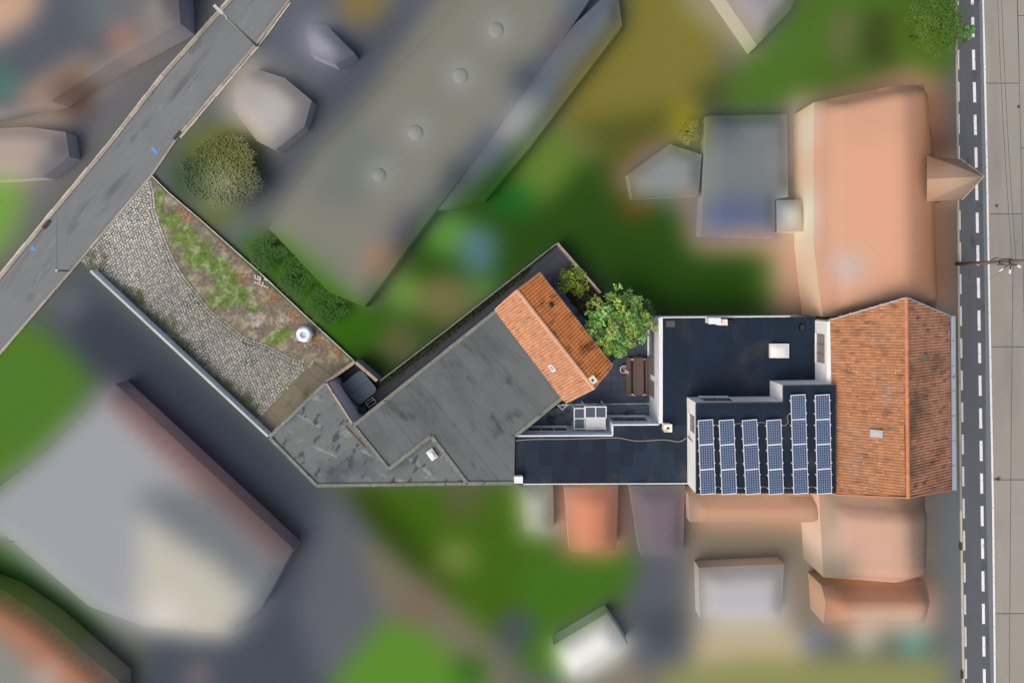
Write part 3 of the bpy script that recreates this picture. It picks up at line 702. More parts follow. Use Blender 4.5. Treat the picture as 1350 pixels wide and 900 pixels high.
for k in range(6500):
    x = random.uniform(min(bxs), max(bxs)); y = random.uniform(min(bys), max(bys))
    if not inside(x, y, soilpoly): continue
    px, py = unP((x, y, 0)); g = max(1.1 - math.sqrt(((px - a) / rx) ** 2 + ((py - b) / ry) ** 2) for a, b, rx, ry in GREEN)
    if g < random.random() * .9: continue
    n2 = noise.noise(Vector((x * 1.5, y * 1.5, 7)))
    for q in range(3):
        a = random.uniform(0, 6.28); l = random.uniform(.04, .1); h = random.uniform(.03, .09); o = len(V3)
        V3 += [(x + .012 * math.sin(a), y - .012 * math.cos(a), .05), (x - .012 * math.sin(a), y + .012 * math.cos(a), .05), (x + l * math.cos(a), y + l * math.sin(a), .05 + h)]
        F3.append((o, o + 1, o + 2)); c = np.array([.12, .27, .025]) * random.uniform(.5, 1.3) * (1 + n2); C3 += [c] * 3
tag(mesh('grass_tufts', V3, F3, M['leaf'], cols=C3), 'green weeds and grass growing on the soil beside the cobbles', 'grass', kind='stuff')
V4 = []; F4 = []
for k in range(700):
    t_ = random.choice(BROWN + PALE + PALE); px = random.gauss(t_[0], t_[2] * .6); py = random.gauss(t_[1], t_[3] * .6); p = P(px, py, .07)
    if not inside(p.x, p.y, soilpoly): continue
    s_ = random.uniform(.02, .07); v, f = bx(p, (s_, s_ * random.uniform(.6, 1.4), s_ * .7), random.uniform(0, 3)); o = len(V4); V4 += v; F4 += [tuple(i + o for i in q) for q in f]
tag(mesh('rubble', V4, F4, mat('rubble_bits', (150, 128, 108), isl=.45)), 'small bits of rubble and twigs scattered on the bare soil', 'rubble', kind='stuff')
t = thing('cobble_heap', 'little heap of spare pale cobbles lying against the thin boundary wall', 'stones', P(345, 368))
for k in range(26):
    a, b = random.randint(0, 5), random.randint(0, 3)
    c = P(337 + a * 3.1 + random.uniform(-.6, .6), 363 + a * 1.2 + b * 3.1 + random.uniform(-.6, .6), .1 + .02 * random.random())
    box('cobble', c, (.12, .12, .1), M['rubble'], t, rz=random.uniform(0, 1.5))
# concrete strip in front of the garage
sheets(yard, 'concrete_slab', PP([(343, 549), (352, 573), (430, 506), (440, 496), (414, 477)]), ang + R(90) - R(1), 1.35, 1.1, .06, .05, M['conc'], gap=.012, jit=.004)
sheets(yard, 'concrete_slab', PP([(415, 477), (440, 495), (456, 484), (436, 480)]), R(20), .5, .35, .06, .05, M['conc'], gap=.012)

# white bulk bag
c = P(404, 440, 0.05); t = thing('bulk_bag', 'open round white bulk bag standing on the soil near the tub enclosure', 'bag', c)
v, f = lathe(c, [(.50, 0), (.58, .2), (.60, .45), (.54, .66), (.42, .78), (.25, .74)], 26, .045); mesh('bag_side', v, f, M['plast'], t, smooth=True)
v, f = lathe(c, [(.25, .74), (.21, .66), (.15, .6), (.08, .58), (.001, .6)], 26, .06); mesh('bag_contents', v, f, M['bagin'], t, smooth=True)
for a in (.6, 2.2, 3.7, 5.3):
    v, f = tube([c + Vector((.48 * math.cos(a + s), .48 * math.sin(a + s), .7 + h)) for s, h in ((-.25, 0), (-.12, .12), (.12, .12), (.25, 0))], .025, 5); mesh('loop_handle', v, f, M['plast'], t)
t = thing('blue_bottle', 'small blue plastic scrap lying behind the white bulk bag', 'litter', P(421, 433)); c = P(421, 433, .12)
v, f = tube([c + Vector((-.16, .12, 0)), c + Vector((.02, 0, .02)), c + Vector((.2, -.12, 0))], [.05, .11, .04], 7); mesh('scrap', v, f, M['bluep'], t)

# yard walls
t = thing('rendered_wall', 'long low whitish wall on the south-west side of the cobbled yard', 'wall', wa)
zt = .85; a = P(119, 357, zt); b = P(353, 575, zt); dn = (b - a).normalized(); nn = Vector((-dn.y, dn.x, 0))
stones(t, 'wall_panel', a + Vector((0, 0, -.06)), b + Vector((0, 0, -.06)), .16, .84, 2.0, M['whited'], gap=.01)
stones(t, 'coping_stone', a, b, .17, .07, 1.0, mat('pale_wall_coping', (184, 188, 190), obj=.08, noises=((3, .1),)), gap=.01)
t = thing('boundary_wall', 'thin pale boundary wall along the weedy side of the cobbled yard', 'wall', P(330, 350))
bp = [(199, 231), (222, 254), (262, 288), (345, 362), (400, 414), (467, 476)]
for a, b in zip(bp, bp[1:]):
    stones(t, 'coping_stone', P(*a, .25), P(*b, .25), .075, .05, .6, M['kerbw'], gap=.012, jw=.012)
    stones(t, 'wall_stone', P(*a, .2), P(*b, .2), .06, .2, 1.2, M['grey'], gap=.01)

# ------------------------------------------------ flat-roofed buildings
def inset(pts, d):
    """shift poly inward by d metres (world xy)"""
    q = ccw([(p[0], p[1]) for p in pts]); n = len(q); out = []
    for i in range(n):
        a = Vector(q[i - 1]); b = Vector(q[i]); c = Vector(q[(i + 1) % n]); d1 = (b - a).normalized(); d2 = (c - b).normalized()
        n1 = Vector((-d1.y, d1.x)); n2 = Vector((-d2.y, d2.x)); m_ = (n1 + n2); L = 1 + n1.dot(n2)
        out.append(b + m_ * (d / max(L, .3)))
    return out
def shell(t, poly, z, m, z0=0.0, name='wall'):
    vs, fs = prism(inset(PP(poly, z), .03), z - .2, z - .012); mesh('roof_base', vs, fs, M['darkm'], t)
    vs, fs = prism(PP(poly, z), z0, z - .03); return mesh(name, vs, fs, m, t)
# low weathered roof (garage)
ZL, ZH, ZA, ZS = 3.1, 3.6, 3.4, 5.7
low = [(354.5, 576), (429, 504), (466, 561), (513, 619), (569, 575), (617, 639), (417, 641)]
t = thing('garage', 'low garage with pale weathered felt roof full of dried puddle marks', 'garage', P(430, 580)); gar = t
shell(t, low, ZL, M['grey'])
sheets(t, 'roofing_sheet', inset(PP(low, ZL), .02), R(38), 40, 1.0, ZL, .028, M['feltl'], gap=.012, jit=.004)
def cop(t, a, b, z, m, wd=.22, ht=.14, off=.0, step=1.0):
    stones(t, 'coping_stone', P(*a, z + .1), P(*b, z + .1), wd, ht, step, m, gap=.008, jit=.003, jw=.012)
for a, b in (((356, 575), (429, 505)), ((355.5, 577), (417, 639.5)), ((417, 640), (616, 637.5))): cop(t, a, b, ZL, M['coping'])
cop(t, (430, 505), (464, 558), ZL, M['copingt'], wd=.14)
a = P(431.5, 505, ZL); b = P(466, 559.5, ZL); bar('cladding', Vector((a.x + .05, a.y, 1.5)), Vector((b.x + .05, b.y, 1.5)), .05, 2.9, mat('grey_cladding', (226, 214, 218), noises=((3, .1),)), t)
t_ = thing('plank', 'narrow rust-brown board lying on the garage roof beside the hall edge', 'board', P(467, 574, ZL))
bar('board', P(455, 562, ZL + .05), P(481, 590, ZL + .05), .1, .04, mat('rusty_board', (124, 98, 80), noises=((8, .3),)), t_)
def rooflight(bld, cx, cy, z, sx, sy, rz, mdome=M['dome'], h=.3):
    c = P(cx, cy, z); v, q = bx(c + Vector((0, 0, h * .4)), (sx, sy, h * .8), rz); t = mesh('skylight', v, q, M['copingw'], bld)
    vs = []; fs = []; m_ = Matrix.Rotation(rz, 3, 'Z'); n = 6
    for i in range(n + 1):
        for j in range(n + 1):
            x = (i / n - .5); y = (j / n - .5); zz = h * .8 + .16 * (1 - (2 * x) ** 4) * (1 - (2 * y) ** 4)
            vs.append(c + m_ @ Vector((x * sx * .9, y * sy * .9, zz)))
    fs = [(i * (n + 1) + j, (i + 1) * (n + 1) + j, (i + 1) * (n + 1) + j + 1, i * (n + 1) + j + 1) for i in range(n) for j in range(n)]
    mesh('dome', vs, fs, mdome, t, smooth=True); return t
rooflight(gar, 570, 598, ZL, .50, .72, R(35))
# hall
hall = [(465.5, 561), (657, 406), (664, 402), (752, 524), (742, 523), (679, 573), (678, 638), (617, 639), (569, 575), (513, 619)]
t = thing('hall', 'large hall with grey felt roof sloping to the salmon tiled building', 'hall', P(600, 520))
shell(t, hall, ZH, M['grey'])
sheets(t, 'roofing_sheet', inset(PP(hall, ZH), .02), R(-51.5), 40, 1.0, ZH, .028, M['felt'], gap=.010, jit=.004)
for a, b in (((466, 561), (657, 407.5)), ((467, 562), (512.5, 618)), ((513, 618), (568.5, 574.5)), ((569, 575.5), (616.5, 638)), ((617, 637.3), (677, 636.8)), ((741, 524.5), (680, 574))): cop(t, a, b, ZH, M['coping'], wd=.24 if a[1] != 562 else .2)
# dark annex
annex = [(869, 419), (1075.5, 418), (1075.5, 501.5), (1016, 501.5), (1016, 522), (906, 523), (906, 637.5), (678.3, 638), (678.3, 574), (807.5, 573.5), (807.5, 559.5), (869, 559)]
t = thing('annex', 'white-walled annex with wide near-black felt roof round the courtyard', 'building', P(950, 470)); annex_o = t
shell(t, annex, ZA, M['whited'])
sheets(t, 'roofing_sheet', inset(PP([(870, 419), (1075.5, 418), (1075.5, 501.5), (1016, 501.5), (1016, 522), (906, 523), (906, 560.4), (870, 560.4)], ZA), 0), R(90), 40, 1.0, ZA, .025, M['feltd'], gap=.008, jit=.003)
sheets(t, 'roofing_sheet', inset(PP([(678.3, 575), (808, 574.5), (808, 560.5), (906, 560.5), (906, 637.5), (678.3, 638)], ZA), 0), R(90), 1.9, .92, ZA, .025, M['felts'], jit=.004, bond=.5)
stones(t, 'coping_stone', P(871.2, 419, ZA + .12), P(871.2, 558, ZA + .12), .26, .16, 1.3, M['copingw'], gap=.005)
stones(t, 'coping_stone', P(870, 418.6, ZA + .1), P(1042, 417, ZA + .1), .07, .12, 1.5, M['copingw'], gap=.005)
stones(t, 'coping_stone', P(1042, 417, ZA + .1), P(1075, 417.5, ZA + .1), .07, .12, 1.5, M['darkm'], gap=.005)
stones(t, 'coping_stone', P(690, 638, ZA + .07), P(906, 637.2, ZA + .07), .06, .1, 1.5, M['copingw'], gap=.005)
stones(t, 'coping_stone', P(679, 574.6, ZA + .06), P(807.5, 574, ZA + .06), .09, .1, 1.5, M['whited'], gap=.005)
stones(t, 'coping_stone', P(807.8, 560, ZA + .06), P(868, 559.6, ZA + .06), .09, .1, 1.5, M['whited'], gap=.005)
stones(t, 'coping_stone', P(807.6, 573.6, ZA + .063), P(807.6, 560.6, ZA + .063), .09, .1, 1.5, M['whited'], gap=.005)
def window_n(t, px0, px1, z, z0, z1, pyt, m=M['frameg'], g=M['glass'], panes=2):
    """window in a wall that faces north (+Y); pyt = photo row of the wall head at height z"""
    y = P(0, pyt, z).y; xa = P(px0, 0, z).x; xb = P(px1, 0, z).x
    v, q = bx(((xa + xb) / 2, y + .012, (z0 + z1) / 2), (xb - xa, .07, z1 - z0)); f = mesh('window', v, q, m, t)
    wv = (xb - xa) / panes
    for k in range(panes): box('pane', (xa + wv * (k + .5), y + .035, (z0 + z1) / 2), (wv - .1, .04, z1 - z0 - .12), g, f)
    box('sill', ((xa + xb) / 2, y + .07, z0 - .03), (xb - xa + .1, .16, .05), M['copingw'], f)
def window_w(t, py0, py1, z, z0, z1, pxt, m=M['frameb'], g=M['glassl'], panes=1):
    x = P(pxt, 0, z).x; ya = P(0, py0, z).y; yb = P(0, py1, z).y; wv = abs(ya - yb) / panes
    v, q = bx((x - .012, (ya + yb) / 2, (z0 + z1) / 2), (.07, abs(ya - yb), z1 - z0)); f = mesh('window', v, q, m, t)
    for k in range(panes): box('pane', (x - .035, min(ya, yb) + wv * (k + .5), (z0 + z1) / 2), (.04, wv - .12, z1 - z0 - .14), g, f)
    box('sill', (x - .07, (ya + yb) / 2, z0 - .03), (.16, abs(ya - yb) + .1, .05), M['copingw'], f)
window_n(t, 697, 750, ZA, .9, 2.1, 574, m=M['copingw'], panes=3); window_n(t, 762, 775, ZA, 1.1, 1.9, 574); window_n(t, 787, 800, ZA, 1.1, 1.9, 574)
window_n(t, 812, 858, ZA, .9, 2.3, 559.5, panes=3)
GG = mat('grey_glass', (122, 124, 126), rough=.2, spec=.5)
window_w(t, 440, 500, ZA, .15, 2.0, 869, m=M['frameg'], g=GG, panes=2)
window_w(t, 508, 530, ZA, .15, 2.0, 869, m=M['frameg'], g=GG, panes=1)
rooflight(annex_o, 1026, 462, ZA, 1.28, .96, 0)
def chimney(bld, px, py, z, sx, sy, h, m, flue=True, rz=0):
    c = P(px, py, z + h); c.z = z; v, q = bx(c + Vector((0, 0, h / 2 - .05)), (sx, sy, h + .1), rz); t = mesh('chimney', v, q, m, bld)
    box('cap', c + Vector((0, 0, h + .03)), (sx + .07, sy + .07, .07), m, t, rz=rz)
    if flue: box('flue', c + Vector((0, 0, h + .07)), (sx * .34, sy * .3, .03), M['black'], t, rz=rz)
    return t
stuccoc = mat('cream_render', (232, 226, 212), noises=((6, .07),), stains=(((196, 178, 150), 3, .58, .7, 0, (1, 1, 1)),))
chimney(annex_o, 880.5, 564, ZA, .48, .46, .7, stuccoc)
chimney(annex_o, 683.5, 632, ZA, .52, .40, .5, M['copingw'], flue=False)
t = chimney(annex_o, 942, 423, ZA, .74, .34, .9, M['copingw'], flue=False)
box('stack', P(951, 424.5, ZA + .3), (.62, .4, .7), stuccoc, t)
c = P(959, 425, ZA)
v, f = lathe(c, [(.13, 0), (.13, .45), (.16, .45), (.16, .52), (.09, .52), (.09, .3), (.001, .3)], 14); mesh('vent_pipe', v, f, M['darkm'], annex_o)
for (px, py, lb) in ((1056, 431, 'small black flat vent in the roof corner near the white gable'), (872 + 12, 427, 'square faded patch of felt in the roof corner by the tree')):
    c = P(px, py, ZA); t = annex_o
    if px > 1000: box('vent_box', c + Vector((0, 0, .1)), (.3, .36, .2), M['black'], t); box('vent_lid', c + Vector((0, 0, .21)), (.24, .3, .03), M['darkm'], t)
    else: box('patch', c + Vector((0, 0, .012)), (.6, .42, .02), mat('faded_patch', (84, 82, 78), noises=((6, .15),)), t)
def cab(label, pts, z, r=.022, m=M['cable'], name='cable'):
    # smooth through the points
    out = []
    P_ = [Vector(p) for p in pts]
    for i in range(len(P_) - 1):
        p0 = P_[max(i - 1, 0)]; p1 = P_[i]; p2 = P_[i + 1]; p3 = P_[min(i + 2, len(P_) - 1)]
        for k in range(5):
            t_ = k / 5; out.append(.5 * ((2 * p1) + (p2 - p0) * t_ + (2 * p0 - 5 * p1 + 4 * p2 - p3) * t_ ** 2 + (3 * p1 - p0 - 3 * p2 + p3) * t_ ** 3))
    out.append(P_[-1]); v, f = tube(out, r, 5); o = mesh(name, v, f, m); return tag(o, label, 'cable')
cab('pale cable snaking across the dark roof from the grey hall to the white block', [P(x, y, ZA + .03) for x, y in ((678, 581), (700, 579), (745, 578.5), (790, 577.5), (815, 577), (840, 581), (875, 579.5), (895, 582), (905, 577))], ZA, .028)
# solar block
solar = [(917.5, 531), (1032.5, 530), (1032.5, 508), (1102, 507), (1102.5, 651), (918.5, 651.5)]
t = thing('solar_block', 'white-walled higher block with black roof carrying the solar panels', 'building', P(1000, 580))
shell(t, solar, ZS, M['white'])
sheets(t, 'roofing_sheet', inset(PP(solar, ZS), .01), R(0), 40, 1.0, ZS, .028, M['feltd'], jit=.003)
for i, (a, b) in enumerate((((918, 531.4), (1031.5, 530.4)), ((1033, 530.4), (1033, 509)), ((1033, 508.4), (1101.5, 507.4)), ((1101.8, 508), (1102, 650.4)), ((1101.5, 650.6), (919, 651)), ((918.3, 651), (918, 532)))):
    stones(t, 'roof_edge_trim', P(*a, ZS + .05), P(*b, ZS + .05), .07, .1, 2.0, M['darkm'] if i != 4 else M['copingt'], gap=.004)
window_w(t, 551, 573, ZS, ZS - 1.5, ZS - .35, 918, m=mat('weathered_shutter', (142, 130, 124), noises=((8, .1),)), g=M['glassl'])
window_n(t, 932, 970, ZS, ZS - 1.75, ZS - .55, 530.6, m=M['frameg'], panes=2)
# satellite-like bracket and the pipe on the wall
bar('conduit', P(918, 586, ZS - .5) + Vector((-.05, 0, 0)), P(907.5, 575, ZA + .6) + Vector((-.03, 0, 0)), .07, .07, M['frameg'], t)

def make_panel():
    t = thing('solar_module', 'solar panel', 'solar panel', (0, 0, 0))
    W_, L_ = 1.0, 1.60
    box('backsheet', (0, 0, .0), (W_ - .03, L_ - .03, .03), M['back'], t)
    parts = []; cx_, cy_ = 6, 10; pw, ph = (W_ - .07) / cx_, (L_ - .07) / cy_
    for i in range(cx_):
        for j in range(cy_):
            x = (i + .5 - cx_ / 2) * pw; y = (j + .5 - cy_ / 2) * ph; a = pw / 2 - .007; b = ph / 2 - .007; c = .036
            pts = [(-a + c, -b), (a - c, -b), (a, -b + c), (a, b - c), (a - c, b), (-a + c, b), (-a, b - c), (-a, -b + c)]
            parts.append(([Vector((x + q[0], y + q[1], .0175)) for q in pts], [tuple(range(8))]))
    v, f = join(*parts); mesh('solar_cells', v, f, M['cell'], t, kind='stuff')
    v, f = join(bx((0, L_ / 2 - .02, .004), (W_, .055, .05)), bx((0, -L_ / 2 + .02, .004), (W_, .055, .05)), bx((W_ / 2, 0, 0), (.025, L_ - .042, .05)), bx((-W_ / 2, 0, 0), (.025, L_ - .042, .05)))
    mesh('frame', v, f, M['alu'], t)
    for sx in (-1, 1):
        for sy in (-1, 1): box('clamp', (sx * (W_ / 2 + .03), sy * .42, .01), (.07, .06, .07), M['copingw'], t)
    for sy in (-1, 1): box('foot', (-W_ / 2 + .05, sy * .42, -.13), (.06, .06, .22), M['alu'], t)
    return t
def copy_tree(o, parent=None):
    c = o.copy(); COL.objects.link(c); c.parent = parent
    for ch in list(o.children): copy_tree(ch, c)
    return c
proto = make_panel()
ordn = ['first', 'second', 'third', 'fourth', 'fifth', 'sixth']; used = False
posn = {3: ['top', 'middle', 'bottom'], 4: ['top', 'upper middle', 'lower middle', 'bottom']}
pcols = [(930, 933.5, 3), (957.6, 961.5, 3), (988, 993, 3), (1020, 1023.5, 3), (1052, 1056, 4), (1084, 1087, 4)]
for ci, (xt, xb, n) in enumerate(pcols):
    for k in range(n):
        yb_ = 651 - 32.6 * (n - 1 - k) - 16.3; fr = (k + .5) / n
        px = xt + (xb - xt) * fr; py = yb_ - (1 if ci > 3 else 0) * .5
        o = proto if not used else copy_tree(proto); used = True
        o.location = P(px, py, ZS + .24); o.rotation_euler = (0, R(9), 0)
        o.rotation_euler[2] = math.atan2(xb - xt, 32.6 * n)
        o['label'] = 'blue solar panel, %s of the %d in the %s column from the left' % (posn[n][k], n, ordn[ci]); o['group'] = 'solar panels on the black roof'
for k, (a, b, c_, d_) in enumerate(((941, 561, 948, 560), (968, 559, 977, 558), (998, 557.5, 1009, 557))):
    cab('short pale cable joining the %s and %s panel columns at their top' % (ordn[k], ordn[k + 1]), [P(a, b, ZS + .06), P((a + c_) / 2, b - 1, ZS + .06), P(c_, d_, ZS + .06)], ZS, .02)
cab('pale looped cable rising from the fourth to the fifth panel column', [P(x, y, ZS + .06) for x, y in ((1031, 561), (1036, 560), (1039, 556), (1038, 549), (1041, 545))], ZS, .02)
for k, (a, c_) in enumerate(((942, 951), (970, 979), (1000, 1011), (1032, 1043), (1064, 1075))):
    cab('short drooping cable joining the %s and %s panel columns at their bottom' % (ordn[k], ordn[k + 1]), [P(a, 643, ZS + .06), P((a + c_) / 2, 641 + (k % 2) * 2, ZS + .06), P(c_, 643, ZS + .06)], ZS, .016)

# ------------------------------------------------ tiled roofs
def tile_field(name, c00, c01, c10, c11, tw, th, m, parent, amp=.03, vsag=0.0):
    """c00-c01 along the ridge, c10-c11 along the eave (world points)"""
    e = (c11 - c10).normalized(); nrm = (c01 - c00).cross(c10 - c00); nrm = nrm.normalized(); nrm = nrm if nrm.z > 0 else -nrm
    dwn = nrm.cross(e).normalized(); dwn = dwn if (c10 - c00).dot(dwn) > 0 else -dwn
    o = c10; q = [((p - o).dot(e), (p - o).dot(dwn)) for p in (c00, c01, c11, c10)]
    vmin = min(a[1] for a in q); vmax = 0.0; umin = min(a[0] for a in q); umax = max(a[0] for a in q)
    V = []; Fs = []; r = 0; v = vmax
    prof = [(0, -.9), (.2, .7), (.45, 1.), (.68, .6), (.86, -.5), (1.0, -.9)]
    while v > vmin - th * .3:
        u = umin - tw
        while u < umax + tw:
            uc, vc = u + tw / 2, v - th / 2
            if inside(uc, vc, q):
                k = len(V); j1, j2 = random.uniform(-.006, .006), random.uniform(-.006, .006)
                for (vvv, hh) in ((v + .03, .03 + amp * .6), (v - th, .008)):
                    for (a, b) in prof: V.append(o + e * (u + a * tw * 1.0) + dwn * (vvv + j1) + nrm * (hh + .02 + b * amp + j2))
                for (a, b) in prof: V.append(o + e * (u + a * tw * 1.0) + dwn * (v + .03 + j1) + nrm * (.005 + b * amp + j2))
                for i in range(5): Fs.append((k + i, k + i + 1, k + 7 + i, k + 6 + i)); Fs.append((k + 12 + i, k + 13 + i, k + 1 + i, k + i))
            u += tw
        v -= th; r += 1
    return mesh(name, V, Fs, m, parent, kind='stuff', smooth=False)
def slope(name, pts, m, t, th=.12):
    pts = [Vector(p) for p in pts]; n = len(pts); low_ = [p - Vector((0, 0, th)) for p in pts]
    return mesh(name, pts + low_, [tuple(range(n)), tuple(range(n, 2 * n))[::-1]] + [(i, (i + 1) % n, n + (i + 1) % n, n + i) for i in range(n)], m, t)
ZE, ZR = 5.2, 7.5
WN, WS = P(1095, 421, ZE), P(1100.5, 651, ZE); EN, ES = P(1250.5, 416, ZE), P(1252, 645, ZE); RN, RS = P(1194, 392, ZR), P(1196.5, 655.5, ZR)
t = thing('tiled_house', 'sharply seen house with aged orange pantile roof beside the dashed road', 'house', P(1170, 535)); big = t
wl = [P(1090.5, 424, ZE), P(1090.5, 650, ZE), P(1246, 642, ZE), P(1246, 418, ZE)]
vs, fs = prism(wl, 0, ZE - .02); mesh('wall', vs, fs, M['white'], t)
for (a, r_, b) in ((WN, RN, EN), (WS, RS, ES)):
    ins = Vector((0, -.35 if a is WN else .35, -.1))
    mesh('gable_wall', [a + ins, b + ins, r_ + ins], [(0, 1, 2)], M['brick'], t)
dz = Vector((0, 0, .11)); slope('roof_deck', [WN - dz, RN - dz, RS - dz, WS - dz], M['under'], t); slope('roof_deck', [EN - dz, ES - dz, RS - dz, RN - dz], M['under'], t)
tile_field('roof_tiles', RN, RS, WN, WS, .185, .29, M['tileo'], t, amp=.026); tile_field('roof_tiles', RN, RS, EN, ES, .185, .29, M['tileo2'], t, amp=.03)
def ridge_row(t, a, b, m, r=.13, step=.36):
    L = (b - a).length; n = int(L / step); u = (b - a) / L; s = u.cross(Vector((0, 0, 1))).normalized(); V = []; Fs = []
    for (q, rr) in ((0, r), (step + .05, r * .86)):
        for k in range(6):
            an = math.pi * k / 5; V.append(u * q + s * (rr * math.cos(an)) + Vector((0, 0, rr * .75 * math.sin(an))))
    for k in range(5): Fs.append((k, k + 1, k + 7, k + 6))
    me = bpy.data.meshes.new('ridge_tile'); me.from_pydata([tuple(v) for v in V], [], Fs); me.materials.append(m)
    for i in range(n):
        o = bpy.data.objects.new('ridge_tile', me); COL.objects.link(o); o.parent = t
        o.location = a + u * (i * L / n) - ORG[t.name] + Vector((0, 0, .05 + random.uniform(-.005, .005)))
ridge_row(t, RN, RS, M['ridge'])
for a, b in ((WN, RN), (RN, EN)): bar('verge_trim', a + Vector((0, 0, .08)), b + Vector((0, 0, .08)), .07, .12, M['zinc'], t)
for a, b in ((WS, RS), (RS, ES)): bar('verge_trim', a + Vector((0, 0, .04)), b + Vector((0, 0, .04)), .08, .12, M['ridge'], t)
def gutter(t, a, b, m, r=.08, nm='gutter'):
    u = (b - a).normalized(); s = u.cross(Vector((0, 0, 1))).normalized(); V = []; Fs = []
    for q in (a, b):
        for k in range(7):
            an = math.pi * k / 6; V.append(q + s * (r * math.cos(an)) - Vector((0, 0, r * math.sin(an))))
    for k in range(6): Fs.append((k, k + 1, k + 8, k + 7))
    mesh(nm, V, Fs, m, t)
gutter(t, P(1093, 421, ZE), P(1093.5, 505, ZE), M['zinc'], .09)
# broad zinc cornice along the road side
a, b = P(1252.3, 417, ZE - .05), P(1254, 646, ZE - .05)
bar('cornice', a + Vector((.05, 0, -.08)), b + Vector((.05, 0, -.08)), .28, .12, M['darkm'], t)
a, b = P(1255.2, 416, ZE - .1), P(1257, 646, ZE - .1)
for k in range(7):
    p, q = a.lerp(b, k / 7 + .002), a.lerp(b, (k + 1) / 7 - .002); bar('gutter_length', p, q, .22, .14, M['zincl'], t)
bar('gutter_lip', a + Vector((.13, 0, .03)), b + Vector((.13, 0, .03)), .03, .18, M['zinc'], t)
bar('gutter_lip', a + Vector((-.13, 0, .03)), b + Vector((-.13, 0, .03)), .03, .18, M['zinc'], t)
window_w(t, 442, 480, ZE, ZE - 1.45, ZE - .35, 1090.5, m=M['frameb'], g=M['glassl'], panes=3)
def roof_item(bld, name, px, py, z, sx, sy, m1, m2, rz=0, ry=0, rx=0, h=.16):
    c = P(px, py, z); v, q = bx((0, 0, h / 2), (sx, sy, h)); t = mesh(name, v, q, m1); t.parent = bld
    t.location = c - ORG[bld.name]; t.rotation_euler = (rx, ry, rz); box('pane', (0, 0, h + .005), (sx * .66, sy * .6, .02), m2, t); return t
def plane_z(px, py, A, B, C):
    n = (B - A).cross(C - A); o = Vector((0, 0, H)); d_ = P(px, py, 0) - o; k = (A - o).dot(n) / d_.dot(n); return (o + d_ * k).z
pw = math.atan2(ZR - ZE, abs(RN.x - WN.x)); pe = math.atan2(ZR - ZE, abs(EN.x - RN.x))
roof_item(big, 'roof_window', 1155.5, 571, plane_z(1155.5, 571, WN, WS, RS) + .03, .72, .5, M['zinc'], M['glassl'], ry=-pw)
roof_item(big, 'roof_vent', 1218, 471, plane_z(1218, 471, EN, ES, RS) + .03, .42, .5, mat('dull_lead', (112, 104, 88)), mat('lead_top', (120, 112, 98)), ry=pe)

# salmon-tiled courtyard building
ZE2, ZR2 = 3.75, 5.3
SWa, SWb = P(653, 408, ZE2), P(746, 530, ZE2); NEa, NEb = P(711, 361, ZE2), P(806.5, 482.5, ZE2); Ra, Rb = P(681.5, 382.5, ZR2), P(783, 512, ZR2)
t = thing('salmon_roof_building', 'narrow courtyard building with bright salmon and burnt orange tile roof', 'building', P(725, 445))
e_ = (SWb - SWa).normalized(); n_ = Vector((-e_.y, e_.x, 0))
wl = [SWa + e_ * .15 + n_ * .15, SWb - e_ * .15 + n_ * .15, NEb - e_ * .15 - n_ * .2, NEa + e_ * .15 - n_ * .2]
vs, fs = prism(wl, 0, ZE2 - .03); mesh('wall', vs, fs, M['whited'], t)
for a, b, r_, s_ in ((SWa, NEa, Ra, 1), (SWb, NEb, Rb, -1)):
    mesh('gable_wall', [a + e_ * .15 * s_ - Vector((0, 0, .1)), b + e_ * .15 * s_ - Vector((0, 0, .1)), r_ + e_ * .15 * s_ - Vector((0, 0, .12))], [(0, 1, 2)], M['whited'], t)
slope('roof_deck', [SWa, Ra, Rb, SWb], M['under'], t); slope('roof_deck', [NEa, NEb, Rb, Ra], M['under'], t)
tile_field('roof_tiles', Ra, Rb, SWa, SWb, .215, .33, M['tiles'], t, amp=.045); tile_field('roof_tiles', Ra, Rb, NEa, NEb, .215, .33, M['tilen'], t, amp=.06)
ridge_row(t, Ra, Rb, M['ridges'], r=.15)
for a, b in ((SWa, Ra), (Ra, NEa)): bar('verge_trim', a + Vector((0, 0, .05)), b + Vector((0, 0, .05)), .12, .1, M['ridges'], t)
for a, b in ((SWb, Rb), (Rb, NEb)): bar('verge_trim', a + Vector((0, 0, .05)), b + Vector((0, 0, .05)), .1, .1, M['ridges'], t)
gutter(t, NEa + Vector((.06, .05, -.03)), NEb + Vector((.06, .05, -.03)), M['zincl'], .07)
ps = math.atan2(ZR2 - ZE2, abs((Ra - SWa).dot(n_)))
rzz = math.atan2(e_.y, e_.x)
roof_item(t, 'roof_window', 729, 484, plane_z(729, 484, SWa, SWb, Rb) + .04, .5, .34, M['dome'], M['glassl'], rz=rzz, rx=ps)
roof_item(t, 'roof_vent', 725.5, 402, plane_z(725.5, 402, NEa, NEb, Rb) + .04, .34, .36, mat('mossy_lead', (104, 92, 70)), M['darkm'], rz=rzz, rx=-ps)
chimney(t, 781, 501, 4.6, .44, .44, .75, mat('pale_render', (214, 206, 190), noises=((8, .1),)), rz=rzz)

